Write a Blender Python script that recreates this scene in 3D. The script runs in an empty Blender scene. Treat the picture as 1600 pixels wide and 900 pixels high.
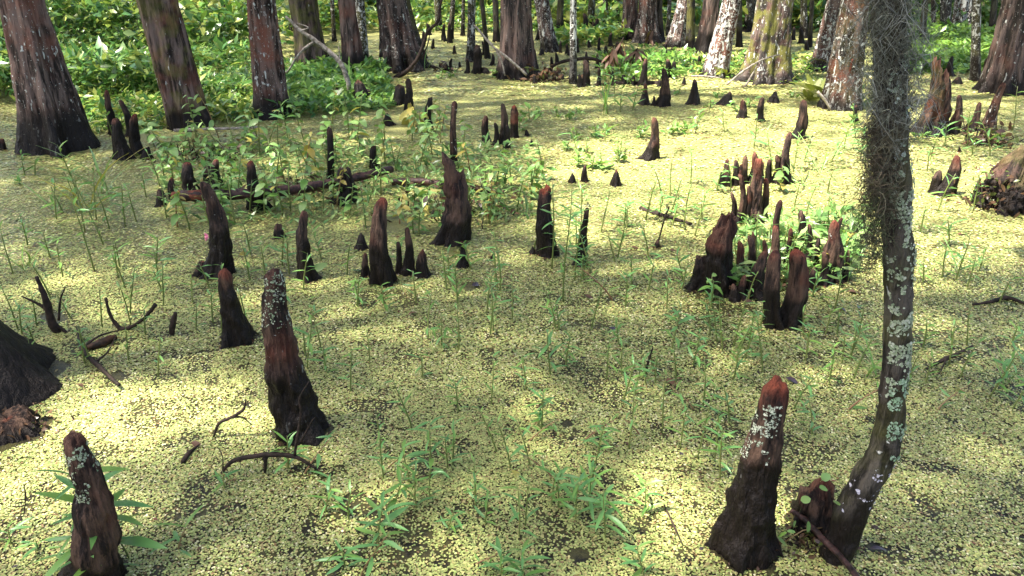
import bpy, math, random
import numpy as np
from mathutils import Vector, Matrix
rnd = random.Random(7)
rng = np.random.default_rng(7)
R = math.radians
C = bpy.context.scene.collection

# ------------------------------------------------------------------ camera, world, sun, exposure
CAM_H, PITCH, F = 1.8, 23.6, 1256.0            # metres, degrees below the horizon, focal length in photo pixels (1600 wide)
cam = bpy.data.objects.new('camera', bpy.data.cameras.new('camera')); C.objects.link(cam)
cam.location = (0, 0, CAM_H); cam.rotation_euler = (R(90 - PITCH), 0, 0)
cam.data.sensor_width = 36; cam.data.lens = 36 * F / 1600
cam.data.clip_start = 0.05; cam.data.clip_end = 2000
bpy.context.scene.camera = cam

SUN_EL, SUN_AZ = 64.0, -108.0                  # elevation; azimuth of the sun from +Y (ahead), positive to the right
S = Vector((math.sin(R(SUN_AZ)) * math.cos(R(SUN_EL)), math.cos(R(SUN_AZ)) * math.cos(R(SUN_EL)), math.sin(R(SUN_EL))))
world = bpy.data.worlds.new('World'); bpy.context.scene.world = world; world.use_nodes = True
wn = world.node_tree
sky = wn.nodes.new('ShaderNodeTexSky'); sky.sky_type = 'NISHITA'; sky.sun_disc = False
sky.sun_elevation = R(SUN_EL); sky.sun_rotation = R(SUN_AZ)
sky.air_density = 1.0; sky.dust_density = 4.0; sky.ozone_density = 0.3       # humid, hazy summer air
bg = wn.nodes['Background']; bg.inputs['Strength'].default_value = 0.09
wn.links.new(sky.outputs['Color'], bg.inputs['Color'])
sun = bpy.data.objects.new('sun', bpy.data.lights.new('sun', 'SUN')); C.objects.link(sun)
sun.data.energy = 5.0; sun.data.angle = R(0.8); sun.data.color = (1, 0.93, 0.83)
sun.rotation_euler = S.to_track_quat('Z', 'Y').to_euler()
sun.location = S * 30
vs = bpy.context.scene.view_settings
vs.view_transform = 'Standard'; vs.look = 'None'; vs.gamma = 1; vs.exposure = 2.4; vs.use_curve_mapping = False
cy = bpy.context.scene.cycles
try:
    cy.max_bounces = 6; cy.transparent_max_bounces = 6; cy.use_denoising = True
    cy.diffuse_bounces = 3; cy.glossy_bounces = 2; cy.transmission_bounces = 3
except Exception: pass

# ------------------------------------------------------------------ photo pixel <-> place
_c, _s = math.cos(R(PITCH)), math.sin(R(PITCH))
FWD = Vector((0, _c, -_s)); UPV = Vector((0, _s, _c))
def ray(px, py): return Vector(((px - 800) / F, 0, 0)) + FWD + UPV * ((450 - py) / F)
def ground(px, py, z=0.0):
    d = ray(px, py); k = (z - CAM_H) / d.z
    return Vector((0, 0, CAM_H)) + d * k
def at_plane(px, py, Y):
    d = ray(px, py); k = Y / d.y
    return Vector((0, 0, CAM_H)) + d * k
def mpp(p): return max(0.3, (Vector(p) - Vector((0, 0, CAM_H))).dot(FWD)) / F      # metres per photo pixel there
def project(P):                                                                     # N x 3 -> pixels
    P = np.asarray(P, float); q = P - np.array([0, 0, CAM_H])
    dep = q @ np.array(FWD); up = q @ np.array(UPV)
    dep = np.where(dep < 0.05, 0.05, dep)
    return 800 + F * q[:, 0] / dep, 450 - F * up / dep

# ------------------------------------------------------------------ numpy value noise
_H = rng.random(4096)
def vnoise(P):
    P = np.asarray(P, float); i = np.floor(P).astype(np.int64); f = P - i; f = f * f * (3 - 2 * f)
    def h(a, b, c): return _H[((i[:, 0] + a) * 73856093 ^ (i[:, 1] + b) * 19349663 ^ (i[:, 2] + c) * 83492791) & 4095]
    x, y, z = f[:, 0], f[:, 1], f[:, 2]
    def L(a, b, t): return a + (b - a) * t
    return L(L(L(h(0,0,0), h(1,0,0), x), L(h(0,1,0), h(1,1,0), x), y), L(L(h(0,0,1), h(1,0,1), x), L(h(0,1,1), h(1,1,1), x), y), z) * 2 - 1
def fbm(P, o=3):
    P = np.asarray(P, float); a, s = 1.0, np.zeros(len(P))
    for k in range(o): s += a * vnoise(P * (2.03 ** k) + 17.3 * k); a *= 0.5
    return s

# ------------------------------------------------------------------ mesh and object helpers
def mesh_np(name, V, faces, mats, smooth=True, midx=None, col=None, fattr=None):
    """V n x 3; faces: list of (m x k) int arrays; col: n x 3 vertex colours; fattr: {name: n floats}"""
    me = bpy.data.meshes.new(name); V = np.ascontiguousarray(V, dtype=np.float32)
    me.vertices.add(len(V)); me.vertices.foreach_set('co', V.ravel())
    faces = [np.asarray(f, dtype=np.int32) for f in faces if len(f)]
    idx = np.concatenate([f.ravel() for f in faces])
    tot = np.concatenate([np.full(len(f), f.shape[1], np.int32) for f in faces])
    st = np.concatenate([[0], np.cumsum(tot)[:-1]]).astype(np.int32)
    me.loops.add(len(idx)); me.loops.foreach_set('vertex_index', idx)
    me.polygons.add(len(tot)); me.polygons.foreach_set('loop_start', st); me.polygons.foreach_set('loop_total', tot)
    if smooth: me.polygons.foreach_set('use_smooth', np.ones(len(tot), bool))
    if midx is not None: me.polygons.foreach_set('material_index', np.asarray(midx, np.int32))
    me.update(calc_edges=True)
    if col is not None:
        a = me.color_attributes.new('Col', 'FLOAT_COLOR', 'POINT')
        a.data.foreach_set('color', np.concatenate([col, np.ones((len(col), 1))], 1).astype(np.float32).ravel())
    for k, v in (fattr or {}).items():
        a = me.attributes.new(k, 'FLOAT', 'POINT'); a.data.foreach_set('value', np.asarray(v, np.float32))
    for m in (mats if isinstance(mats, (list, tuple)) else [mats]): me.materials.append(m)
    return me
def link(name, data, parent=None, loc=(0, 0, 0)):
    o = bpy.data.objects.new(name, data); C.objects.link(o); o.location = loc
    if parent is not None: o.parent = parent
    return o
def tag(o, label=None, cat=None, group=None, kind=None):
    if label: o['label'] = label
    if cat: o['category'] = cat
    if group: o['group'] = group
    if kind: o['kind'] = kind
    return o
LANDMARKS, AUTO = [], []                # (px, py, phrase);  (object, px, py, adjective phrase)
def landmark(px, py, phrase): LANDMARKS.append((px, py, phrase))
def auto(o, px, py, adj, cat, group): o['category'] = cat; o['group'] = group; AUTO.append((o, px, py, adj))

def tube(pts, rad, n=6, cap=True, seed=0, rough=0.0, sub=1):
    """smooth tube through pts -> V, faces, t"""
    P = np.array([list(p) for p in pts], float); rad = np.array(rad if hasattr(rad, '__len__') else [rad] * len(P), float)
    if sub > 1:                                             # Catmull-Rom
        Q, rr = [], []
        E = np.vstack([2 * P[0] - P[1], P, 2 * P[-1] - P[-2]])
        for i in range(len(P) - 1):
            a, b, c, d = E[i:i + 4]
            for k in range(sub):
                u = k / sub
                Q.append(0.5 * (2 * b + (c - a) * u + (2 * a - 5 * b + 4 * c - d) * u * u + (3 * b - a - 3 * c + d) * u ** 3)); rr.append(rad[i] + (rad[i + 1] - rad[i]) * u)
        Q.append(P[-1]); rr.append(rad[-1]); P, rad = np.array(Q), np.array(rr)
    m = len(P); T = np.gradient(P, axis=0); T /= np.linalg.norm(T, axis=1)[:, None] + 1e-9
    ref = np.array([0.13, 0.97, 0.21]) if abs(T[0, 2]) > 0.7 else np.array([0.1, 0.2, 1.0])
    A = np.cross(T, ref); A /= np.linalg.norm(A, axis=1)[:, None] + 1e-9; B = np.cross(T, A)
    an = np.arange(n) * 2 * math.pi / n
    V = P[:, None, :] + rad[:, None, None] * (A[:, None, :] * np.cos(an)[None, :, None] + B[:, None, :] * np.sin(an)[None, :, None])
    V = V.reshape(-1, 3)
    if rough:
        off = V - np.repeat(P, n, 0); V = V + off * (rough * fbm(V * 40 + seed * 9.1, 3))[:, None]
    i = np.arange(m - 1)[:, None] * n; j = np.arange(n)[None, :]; k = (np.arange(n) + 1) % n
    Fq = np.stack([i + j, i + k[None, :], i + n + k[None, :], i + n + j], -1).reshape(-1, 4)
    fs = [Fq]
    if cap: fs += [np.arange(n)[None, ::-1], (np.arange(n) + (m - 1) * n)[None, :]]
    t = np.repeat(np.linspace(0, 1, m), n)
    return V, fs, t
def merge(parts):
    Vs, quads = [], {}; o = 0
    for V, fs in parts:
        Vs.append(V)
        for f in fs:
            f = np.asarray(f); quads.setdefault(f.shape[1], []).append(f + o)
        o += len(V)
    return np.concatenate(Vs), [np.concatenate(v) for v in quads.values()]
def batch(proto, pos, yaw, pitch, roll, scale):
    """copies of proto (p x 3) -> N*p x 3"""
    cy_, sy = np.cos(yaw), np.sin(yaw); cp, sp = np.cos(pitch), np.sin(pitch); cr, sr = np.cos(roll), np.sin(roll)
    X = proto[None, :, :] * (scale[:, None, None] if np.ndim(scale) == 1 else scale[:, None, :])
    x, y, z = X[..., 0], X[..., 1], X[..., 2]
    y, z = y * cr[:, None] - z * sr[:, None], y * sr[:, None] + z * cr[:, None]
    x, z = x * cp[:, None] - z * sp[:, None], x * sp[:, None] + z * cp[:, None]
    x, y = x * cy_[:, None] - y * sy[:, None], x * sy[:, None] + y * cy_[:, None]
    return (np.stack([x, y, z], -1) + pos[:, None, :]).reshape(-1, 3)
def rep(faces, p, N):
    o = (np.arange(N) * p)[:, None, None]
    return [(np.asarray(f)[None] + o).reshape(-1, np.asarray(f).shape[1]) for f in faces]

# ------------------------------------------------------------------ materials
class NT:
    def __init__(s, name):
        s.m = bpy.data.materials.new(name); s.m.use_nodes = True; s.t = s.m.node_tree; s.t.nodes.clear()
        s.out = s.t.nodes.new('ShaderNodeOutputMaterial')
    def n(s, typ, props=None, **inp):
        nd = s.t.nodes.new('ShaderNode' + typ)
        for k, v in (props or {}).items(): setattr(nd, k, v)
        for k, v in inp.items():
            s.set(nd.inputs[int(k[1:])] if k[0] == '_' else nd.inputs[k.replace('__', ' ')], v)
        return nd
    def set(s, sock, v):
        if isinstance(v, bpy.types.Node): v = v.outputs[0]
        if isinstance(v, bpy.types.NodeSocket): s.t.links.new(v, sock)
        elif isinstance(v, (tuple, list)) and len(v) == 3 and sock.type == 'RGBA': sock.default_value = (*v, 1)
        else: sock.default_value = v
    def math(s, op, a, b=0.5, clamp=False): return s.n('Math', {'operation': op, 'use_clamp': clamp}, _0=a, _1=b)
    def mix(s, f, a, b):
        nd = s.t.nodes.new('ShaderNodeMix'); nd.data_type = 'RGBA'
        s.set(nd.inputs[0], f); s.set(nd.inputs[6], a); s.set(nd.inputs[7], b); return nd.outputs[2]
    def ramp(s, f, lo, hi): return s.n('MapRange', {'interpolation_type': 'SMOOTHSTEP'}, Value=f, _1=lo, _2=hi)
    def noise(s, vec, scale, detail=4, rough=0.55):
        return s.n('TexNoise', None, Vector=vec, Scale=scale, Detail=detail, Roughness=rough).outputs['Fac']
    def objattr(s, name): return s.n('Attribute', {'attribute_type': 'OBJECT', 'attribute_name': name}).outputs['Fac']
    def surf(s, sh): s.t.links.new(sh.outputs[0] if isinstance(sh, bpy.types.Node) else sh, s.out.inputs['Surface'])

def bark_material(name, c_dark, c_mid, c_red, ridge):
    a = NT(name)
    co = a.n('TexCoord').outputs['Object']
    loc = a.n('ObjectInfo').outputs['Random']
    off = a.n('VectorMath', {'operation': 'ADD'}, _0=co, _1=a.n('CombineXYZ', None, X=a.math('MULTIPLY', loc, 37.0), Y=a.math('MULTIPLY', loc, 11.0), Z=0.0))
    st = a.n('Mapping', None, Vector=off, Scale=(1, 1, 0.16)).outputs[0]
    g1 = a.noise(st, ridge, 6, 0.62); g2 = a.noise(st, ridge * 3.1, 4); big = a.noise(off, 4.0, 3)
    fine = a.noise(off, 90, 3)
    h = a.n('Attribute', {'attribute_name': 'hgt'}).outputs['Fac']
    col = a.mix(a.ramp(g1, .42, .60), c_dark, c_mid)
    col = a.mix(a.math('MULTIPLY', a.ramp(g2, .52, .75), .55), col, tuple(x * 1.7 for x in c_mid))
    col = a.mix(a.math('MULTIPLY', a.ramp(big, .46, .72), a.objattr('redness')), col, c_red)
    col = a.mix(a.math('MULTIPLY', loc, a.math('MULTIPLY', a.math('SUBTRACT', 1.0, a.objattr('redness'), True), .5)), col, a.mix(g1, (.015, .014, .012), tuple(sum(c_mid) / 3 for _ in range(3))))
    # green moss film
    mo = a.math('MULTIPLY', a.ramp(a.noise(off, 6.5, 4), .42, .6), a.objattr('moss'))
    col = a.mix(mo, col, a.mix(g2, (.075, .08, .014), (.19, .18, .045)))
    # pale lichen patches: large and small
    v1 = a.noise(off, 15, 5, .6); v2 = a.noise(off, 46, 3, .6)
    th = a.math('SUBTRACT', .80, a.math('MULTIPLY', a.objattr('lichen'), .30))
    l1 = a.ramp(a.math('SUBTRACT', v1, th), .0, .035); l2 = a.ramp(a.math('SUBTRACT', v2, a.math('ADD', th, .02)), .0, .03)
    stk = a.n('Mapping', None, Vector=off, Scale=(1, 1, 0.3)).outputs[0]
    l3 = a.ramp(a.math('SUBTRACT', a.noise(stk, 24, 3), a.math('ADD', th, .0)), .0, .05)
    li = a.math('MAXIMUM', a.math('MAXIMUM', l1, l2), l3)
    # a dark wet band up to the old water mark
    wet = a.ramp(a.math('ADD', a.math('SUBTRACT', a.math('ADD', a.objattr('wet'), .08), h), a.math('MULTIPLY', a.math('SUBTRACT', big, .5), .35)), -.06, .10)
    li = a.math('MULTIPLY', li, a.math('SUBTRACT', 1.0, a.math('MULTIPLY', wet, .85)))
    col = a.mix(wet, col, a.mix(g1, (.004, .003, .003), (.016, .011, .008)))
    tip = a.math('MULTIPLY', a.ramp(a.math('ADD', h, a.math('ADD', a.math('MULTIPLY', a.math('SUBTRACT', v1, .5), .30), a.math('MULTIPLY', a.math('SUBTRACT', g1, .5), .25))), .84, 1.03), a.objattr('redtip'))
    col = a.mix(tip, col, a.mix(g2, (.085, .020, .011), (.22, .058, .032)))
    col = a.mix(li, col, a.mix(fine, (.38, .40, .34), (.66, .64, .60)))
    rough = a.math('SUBTRACT', .8, a.math('MULTIPLY', wet, .3))
    hgt = a.math('ADD', a.math('MULTIPLY', g1, 1.0), a.math('ADD', a.math('MULTIPLY', g2, .4), a.math('ADD', a.math('MULTIPLY', fine, .12), a.math('MULTIPLY', li, .35))))
    b = a.n('Bump', None, Strength=1.0, Distance=.03, Height=hgt)
    a.surf(a.n('BsdfPrincipled', None, Base__Color=col, Roughness=rough, Normal=b, Specular__IOR__Level=.18)); return a.m
M = {}
M['knee'] = bark_material('knee_bark', (.010, .006, .005), (.085, .050, .034), (.105, .026, .013), 26)
M['bark'] = bark_material('trunk_bark', (.012, .008, .006), (.150, .104, .086), (.17, .065, .042), 15)
M['grey_bark'] = bark_material('grey_bark', (.012, .010, .008), (.075, .064, .052), (.10, .06, .045), 30)

def leaf_material(name, c1, c2, trans=.35, rough=.42, vein=0.0, hue=None):
    a = NT(name); r = a.n('ObjectInfo').outputs['Random']
    co = a.n('TexCoord').outputs['Object']
    col = a.mix(a.math('ADD', a.math('MULTIPLY', r, .75), a.math('MULTIPLY', a.noise(co, 35, 2), .3)), c1, c2)
    if hue: col = a.mix(a.ramp(a.noise(a.n('VectorMath', {'operation': 'ADD'}, _0=co, _1=r), 14, 3), .62, .75), col, hue)
    p = a.n('BsdfPrincipled', None, Base__Color=col, Roughness=rough)
    t = a.n('BsdfTranslucent', None, Color=a.mix(.5, col, (.16, .22, .02)))
    a.surf(a.n('MixShader', None, Fac=trans, _1=p.outputs[0], _2=t.outputs[0])); return a.m
M['leaf_blue'] = leaf_material('bluish_green_leaf', (.075, .21, .065), (.17, .36, .10), .32, .36)
M['leaf_green'] = leaf_material('green_leaf', (.10, .24, .045), (.19, .34, .07), .35)
M['leaf_pale'] = leaf_material('pale_green_leaf', (.15, .30, .085), (.27, .40, .13), .38, .4, hue=(.28, .33, .08))
M['leaf_yellow'] = leaf_material('yellowing_leaf', (.42, .40, .09), (.38, .28, .06), .35)
M['leaf_dead'] = leaf_material('dead_leaf', (.075, .035, .02), (.16, .075, .035), .15, .6)
M['leaf_purple'] = leaf_material('wet_dead_leaf', (.035, .022, .030), (.075, .05, .06), .05, .25)
M['stem'] = leaf_material('green_stem', (.08, .13, .025), (.17, .19, .05), .1)
M['stem_red'] = leaf_material('reddish_stem', (.22, .16, .06), (.20, .075, .045), .1)
M['fern'] = leaf_material('fern_leaf', (.09, .13, .015), (.20, .20, .03), .35)

def vcol_leaf(name, trans, rough, gain=1.0):
    a = NT(name); c = a.n('Attribute', {'attribute_name': 'Col'}).outputs['Color']
    p = a.n('BsdfPrincipled', None, Base__Color=c, Roughness=rough)
    t = a.n('BsdfTranslucent', None, Color=c)
    a.surf(a.n('MixShader', None, Fac=trans, _1=p.outputs[0], _2=t.outputs[0])); return a.m
M['duckweed'] = vcol_leaf('duckweed_leaf', .12, .45)
M['undergrowth'] = vcol_leaf('undergrowth_leaf', .38, .34)
M['shade_crown'] = vcol_leaf('crown_leaf', .30, .5)
M['moss'] = vcol_leaf('moss_strand', .25, .8)
M['lichen'] = vcol_leaf('lichen_flake', .05, .85)

def wood(name, c1, c2, rough=.75):
    a = NT(name); co = a.n('TexCoord').outputs['Object']
    g = a.noise(co, 30, 6, .65); g2 = a.noise(co, 140, 3)
    col = a.mix(a.ramp(g, .35, .65), c1, c2)
    b = a.n('Bump', None, Strength=.7, Distance=.008, Height=a.math('ADD', g, a.math('MULTIPLY', g2, .4)))
    a.surf(a.n('BsdfPrincipled', None, Base__Color=col, Roughness=rough, Normal=b, Specular__IOR__Level=.2)); return a.m
M['log'] = wood('wet_log_wood', (.012, .007, .006), (.060, .030, .026), .5)
M['log_red'] = wood('rotten_red_wood', (.07, .02, .012), (.17, .055, .03))
M['dead'] = wood('dead_dark_twig', (.010, .007, .005), (.038, .024, .018))
M['pale_wood'] = wood('bleached_branch', (.11, .09, .07), (.36, .32, .27))
M['rot'] = wood('rotten_stump_wood', (.010, .006, .004), (.055, .025, .012), .65)
M['litter'] = wood('red_leaf_litter', (.05, .018, .008), (.20, .055, .02))
a = NT('pink_egg'); a.surf(a.n('BsdfPrincipled', None, Base__Color=(.72, .20, .30), Roughness=.5)); M['pink'] = a.m

# water with a floating mat: near the camera the single leaves are geometry, farther away the mat is material
a = NT('pond_water')
gp = a.n('NewGeometry').outputs['Position']
sx = a.n('Mapping', None, Vector=gp, Scale=(1, 1, 1)).outputs[0]
n1 = a.noise(sx, 70, 4, .7); n2 = a.noise(sx, 1.1, 4); n3 = a.noise(sx, 14, 4, .6)
yy = a.n('SeparateXYZ', None, Vector=gp).outputs['Y']
far = a.ramp(a.math('ADD', yy, a.math('MULTIPLY', n3, 4.0)), 5.0, 9.5)
mat_c = a.mix(a.ramp(n1, .35, .65), (.14, .14, .045), (.35, .345, .125))
mat_c = a.mix(a.math('MULTIPLY', a.ramp(n2, .5, .68), .5), mat_c, (.26, .21, .08))
mat_c = a.mix(a.ramp(n3, .64, .72), mat_c, (.08, .075, .025))
near_c = a.mix(a.ramp(n3, .42, .64), (.050, .046, .018), (.014, .012, .009))
col = a.mix(far, near_c, mat_c)
b = a.n('Bump', None, Strength=.6, Distance=.01, Height=n1)
p = a.n('BsdfPrincipled', None, Base__Color=col, Roughness=a.math('ADD', .12, a.math('MULTIPLY', far, .6)), Normal=b, IOR=1.33)
a.surf(p); M['water'] = a.m
a = NT('forest_soil'); co = a.n('NewGeometry').outputs['Position']; g = a.noise(co, 3, 6, .65)
a.surf(a.n('BsdfPrincipled', None, Base__Color=a.mix(g, (.03, .022, .012), (.07, .075, .02)), Roughness=.95)); M['soil'] = a.m

# ------------------------------------------------------------------ setting: ground and water
def ground_height(x, y):
    lb = np.clip((-(x) - 3.2 - 0.10 * (y - 8)) / 4.0, 0, 1) * np.clip((y - 9.2) / 3, 0, 1)      # left bank
    rb = np.clip((x - 6.8) / 5, 0, 1) * np.clip((y - 14.5) / 3, 0, 1)
    bb = np.clip((y - 21 - 0.15 * np.abs(x)) / 6, 0, 1)
    return -0.35 + 0.62 * np.maximum(np.maximum(lb, rb), bb)
xs = np.concatenate([[-600, -200, -80, -50], np.linspace(-30, 30, 61), [50, 80, 200, 600]])
ys = np.concatenate([[-600, -200, -80, -40, -20], np.linspace(-10, 50, 61), [80, 120, 250, 600]])
gx, gy = np.meshgrid(xs, ys); gz = ground_height(gx, gy) + 0.03 * np.sin(gx * 2.1 + gy) * (np.abs(gx) < 35)
V = np.stack([gx, gy, gz], -1).reshape(-1, 3); w = len(xs)
ii = (np.arange(len(ys) - 1)[:, None] * w + np.arange(w - 1)[None, :]).ravel()
Fg = np.stack([ii, ii + 1, ii + w + 1, ii + w], -1)
tag(link('ground', mesh_np('ground', V, [Fg], M['soil'])), kind='structure')
V = np.array([[-590, -590, 0], [590, -590, 0], [590, 590, 0], [-590, 590, 0]], float)
tag(link('water', mesh_np('water', V, [np.array([[0, 1, 2, 3]])], M['water'], smooth=False)), kind='structure')

# ------------------------------------------------------------------ light and shade: gaps left in the unseen overhead leaves to let sun through (photo pixels: x, y, rx, ry, openness)
LIT = [(800, 15, 900, 60, .75), (1000, 640, 160, 60, .3), (1400, 340, 330, 125, 1.0), (1060, 255, 270, 55, 1.0), (1000, 340, 190, 55, .9), (1250, 215, 300, 60, .9), (830, 285, 130, 40, .7), (1130, 380, 200, 50, .8),
       (250, 640, 165, 58, 1.0), (330, 590, 120, 40, .7), (60, 745, 110, 70, .9), (180, 700, 140, 60, .8), (1035, 835, 120, 75, .8), (800, 735, 90, 40, .35),
       (700, 560, 120, 45, .3), (600, 265, 240, 60, .4), (560, 500, 150, 40, .35), (880, 640, 120, 50, .15), (420, 800, 160, 60, .2), (1500, 800, 130, 70, .2), (1200, 105, 260, 60, 1.0), (1500, 170, 140, 50, .8),
       (170, 100, 230, 110, .6), (380, 110, 120, 80, .6), (700, 30, 260, 60, .65), (940, 150, 200, 40, .6), (650, 160, 150, 50, .45), (120, 420, 160, 60, .35), (1000, 40, 250, 60, .7), (1520, 60, 120, 50, .8)]
def openness(px, py):
    o = np.zeros(len(px))
    for x, y, rx, ry, k in LIT:
        q = ((px - x) / rx) ** 2 + ((py - y) / ry) ** 2
        o = np.maximum(o, k * np.clip(1.6 - 1.2 * q, 0, 1))
    return o

# ------------------------------------------------------------------ trunks and knees
def column(h, rb, rt, top, bend=(0, 0), nu=20, nv=24, seed=0, flute=.12, nf=5, flare=.35, fl_h=.08, p=1.5, lump=.08, blunt=1.0, z0=-.25, ragged=0, hollow=0.0):
    """a tapering fluted column from z0 to h whose axis runs from (0,0) to top=(x,y); hgt = height fraction"""
    r_ = np.random.default_rng(seed * 7 + 3)
    tt = np.linspace(0, 1, nv) ** 1.0
    capn = max(3, nv // 6); t0 = max(.5, 1 - 1.25 * blunt * rt / h)
    tt = np.concatenate([np.linspace(0, t0, nv - capn, endpoint=False), t0 + (1 - t0) * np.sin(np.linspace(0, math.pi / 2, capn))])
    z = z0 + (h - z0) * tt; hf = np.clip(z / h, 0, 1)
    r = rt + (rb - rt) * np.clip(1 - hf, 0, 1) ** p + rb * flare * np.exp(-hf / fl_h) * .5
    cap = np.where(tt > t0, np.clip(1 - ((tt - t0) / (1 - t0 + 1e-9)) ** 2.3, 0, 1) ** .55, 1.0); cap[-1] = .02
    a = np.arange(nu) * 2 * math.pi / nu
    fl = np.zeros((nv, nu)); ph = r_.random(6) * 6.28
    for q, k in enumerate((nf, nf + 2, 2 * nf + 1)):
        fl += (1, .6, .4)[q] * np.sin(k * a[None, :] + ph[q] + (r_.random() - .5) * 2.5 * hf[:, None])
    amp = flute * (1 - .65 * hf)[:, None] * (0.5 + np.exp(-hf / .25))[:, None]
    rr = r[:, None] * (1 + amp * fl) * cap[:, None]
    ax = top[0] * hf + bend[0] * np.sin(hf * math.pi); ay = top[1] * hf + bend[1] * np.sin(hf * math.pi)
    if h > 3: ax = top[0] * hf + bend[0] * np.sin(hf * math.pi); ay = top[1] * hf + bend[1] * np.sin(hf * math.pi)
    X = ax[:, None] + rr * np.cos(a)[None, :]; Y = ay[:, None] + rr * np.sin(a)[None, :]; Z = np.repeat(z[:, None], nu, 1)
    V = np.stack([X, Y, Z], -1).reshape(-1, 3)
    cen = np.stack([np.repeat(ax, nu), np.repeat(ay, nu), V[:, 2]], -1)
    n = fbm(V / max(rb, .02) * 1.3 + seed * 3.7, 3); n2 = fbm(V * np.array([1, 1, .35]) * 60 + seed, 2)
    n3 = fbm(V * np.array([1, 1, .6]) * 24 + seed, 3)
    V = cen + (V - cen) * (1 + lump * n + lump * .45 * n2 + lump * .55 * n3)[:, None]
    if nu > 26: V = cen + (V - cen) * (1 + .03 - .11 * np.abs(fbm(V * np.array([1, 1, .13]) * 70 + seed, 3)))[:, None]
    V[:, 2] += (lump * 2.2 * rt * (n2 + n3 * .8) + ragged * h * .10 * n2) * np.repeat(np.clip((hf - .5) * 2, 0, 1), nu)
    i = np.arange(nv - 1)[:, None] * nu; j = np.arange(nu)[None, :]; k = ((np.arange(nu) + 1) % nu)[None, :]
    Fq = np.stack([i + j, i + k, i + nu + k, i + nu + j], -1).reshape(-1, 4)
    return V, [Fq, (np.arange(nu) + (nv - 1) * nu)[None, :]], np.repeat(hf, nu), cen
def props(o, lichen=0, moss=0, redness=.4, wet=.45, redtip=0):
    o['lichen'] = float(lichen); o['moss'] = float(moss); o['redness'] = float(redness); o['wet'] = float(wet); o['redtip'] = float(min(1.1, redtip) ** 1.8); return o
def flakes(V, cen, hf, sel, n, size, cols, seed, name='lichen'):
    """crinkled lichen flakes sitting on chosen surface points"""
    r_ = np.random.default_rng(seed); idx = np.nonzero(sel)[0]
    if len(idx) == 0: return None
    w = fbm(V[idx] * 28 + seed, 2) > -.05; idx = idx[w] if w.sum() > 8 else idx
    pick = r_.choice(idx, n); nu = int((np.abs(cen - cen[0]).sum(1) < 1e-6).sum()); nu = nu if nu > 3 else 30
    a_ = np.clip(pick + nu, 0, len(V) - 1); b_ = np.clip(pick + 1, 0, len(V) - 1)
    P = V[pick] + (V[a_] - V[pick]) * r_.random((n, 1)); side = V[b_] - V[pick]; side[np.linalg.norm(side, axis=1) > .06] = 0; P = P + side * r_.random((n, 1))
    wp = fbm(P * 75 + seed * 2, 2) > -.12; pick, P = pick[wp], P[wp]; n = len(pick)
    Nn = V[pick] - cen[pick]; Nn /= np.linalg.norm(Nn, axis=1)[:, None] + 1e-9
    up = np.array([0, 0, 1.0]); A = np.cross(Nn, up); A /= np.linalg.norm(A, axis=1)[:, None] + 1e-6; B = np.cross(Nn, A)
    s = size * (0.35 + r_.random(n) ** 2.5 * 1.6); m = 7; an = np.arange(m) * 2 * math.pi / m
    rad = s[:, None] * (0.6 + .8 * r_.random((n, m)))
    P = P + Nn * (.0012 + .003 * r_.random(n))[:, None]
    ring = P[:, None, :] + rad[..., None] * (A[:, None, :] * np.cos(an)[None, :, None] + B[:, None, :] * np.sin(an)[None, :, None]) + Nn[:, None, :] * (r_.random((n, m)) * .5 * s[:, None])[..., None] - Nn[:, None, :] * (.25 * s)[:, None, None] * 0
    VV = np.concatenate([P[:, None, :], ring], 1).reshape(-1, 3)
    f = np.array([[0, 1 + k, 1 + (k + 1) % m] for k in range(m)])
    c = np.array(cols)[r_.integers(0, len(cols), n)] * (.75 + .5 * r_.random((n, 1)))
    me = mesh_np(name, VV, rep([f], m + 1, n), M['lichen'], col=np.repeat(c, m + 1, 0), smooth=False); return me
LICHEN_C = [(.27, .32, .19), (.34, .38, .25), (.19, .24, .14), (.42, .44, .34)]

SEED = [10]
BASES = []                                              # (x, y, radius): leaves of the mat stay clear of these
def knee(xb, yb, xt, yt, wb, wt, label=None, lm=None, lichen=0, redtip=.6, wet=.45, moss=0, redness=.4, p=1.4, ragged=0, lump=.16, nf=4, flute=.13, name='cypress_knee', bend=None, back=0.0, adj=None, group='cypress knees standing in the duckweed', cat='cypress knee', mat='knee', blunt=1.0, fl_h=.08, flare=.35):
    SEED[0] += 1; sd = SEED[0]
    G = ground(xb, yb); k = mpp(G); wt = max(wt * .94, .24 * wb); rb = wb * .5 * k * .79; G = G + Vector((0, rb * .8, 0)); k = mpp(G)
    T = at_plane(xt, yt, G.y + back); h = T.z; rt = wt * .5 * k; top = ((T.x - G.x), back)
    px_h = yb - yt
    nu = int(min(110, max(10, wb * 1.0 + 6))); nv = int(min(70, max(9, px_h * .22 + 8)))
    bd = bend if bend is not None else ((rnd.random() - .5) * .20 * h, (rnd.random() - .5) * .08 * h)
    V, fs, hf, cen = column(h, rb, rt, top, bd, nu, nv, sd, flute, nf, flare, fl_h, p, lump, blunt, z0=-.15, ragged=ragged)
    o = link(name, mesh_np(name, V, fs, M[mat], fattr={'hgt': hf}), loc=(G.x, G.y, 0))
    props(o, lichen, moss, redness, wet, redtip)
    BASES.append((G.x, G.y, rb * 1.1))
    if label: tag(o, label, cat, group)
    else: auto(o, xb, yb, adj or 'small dark cypress knee', cat, group)
    if lm: landmark(xb, (yb + yt) / 2, lm)
    return o, V, cen, hf

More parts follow.
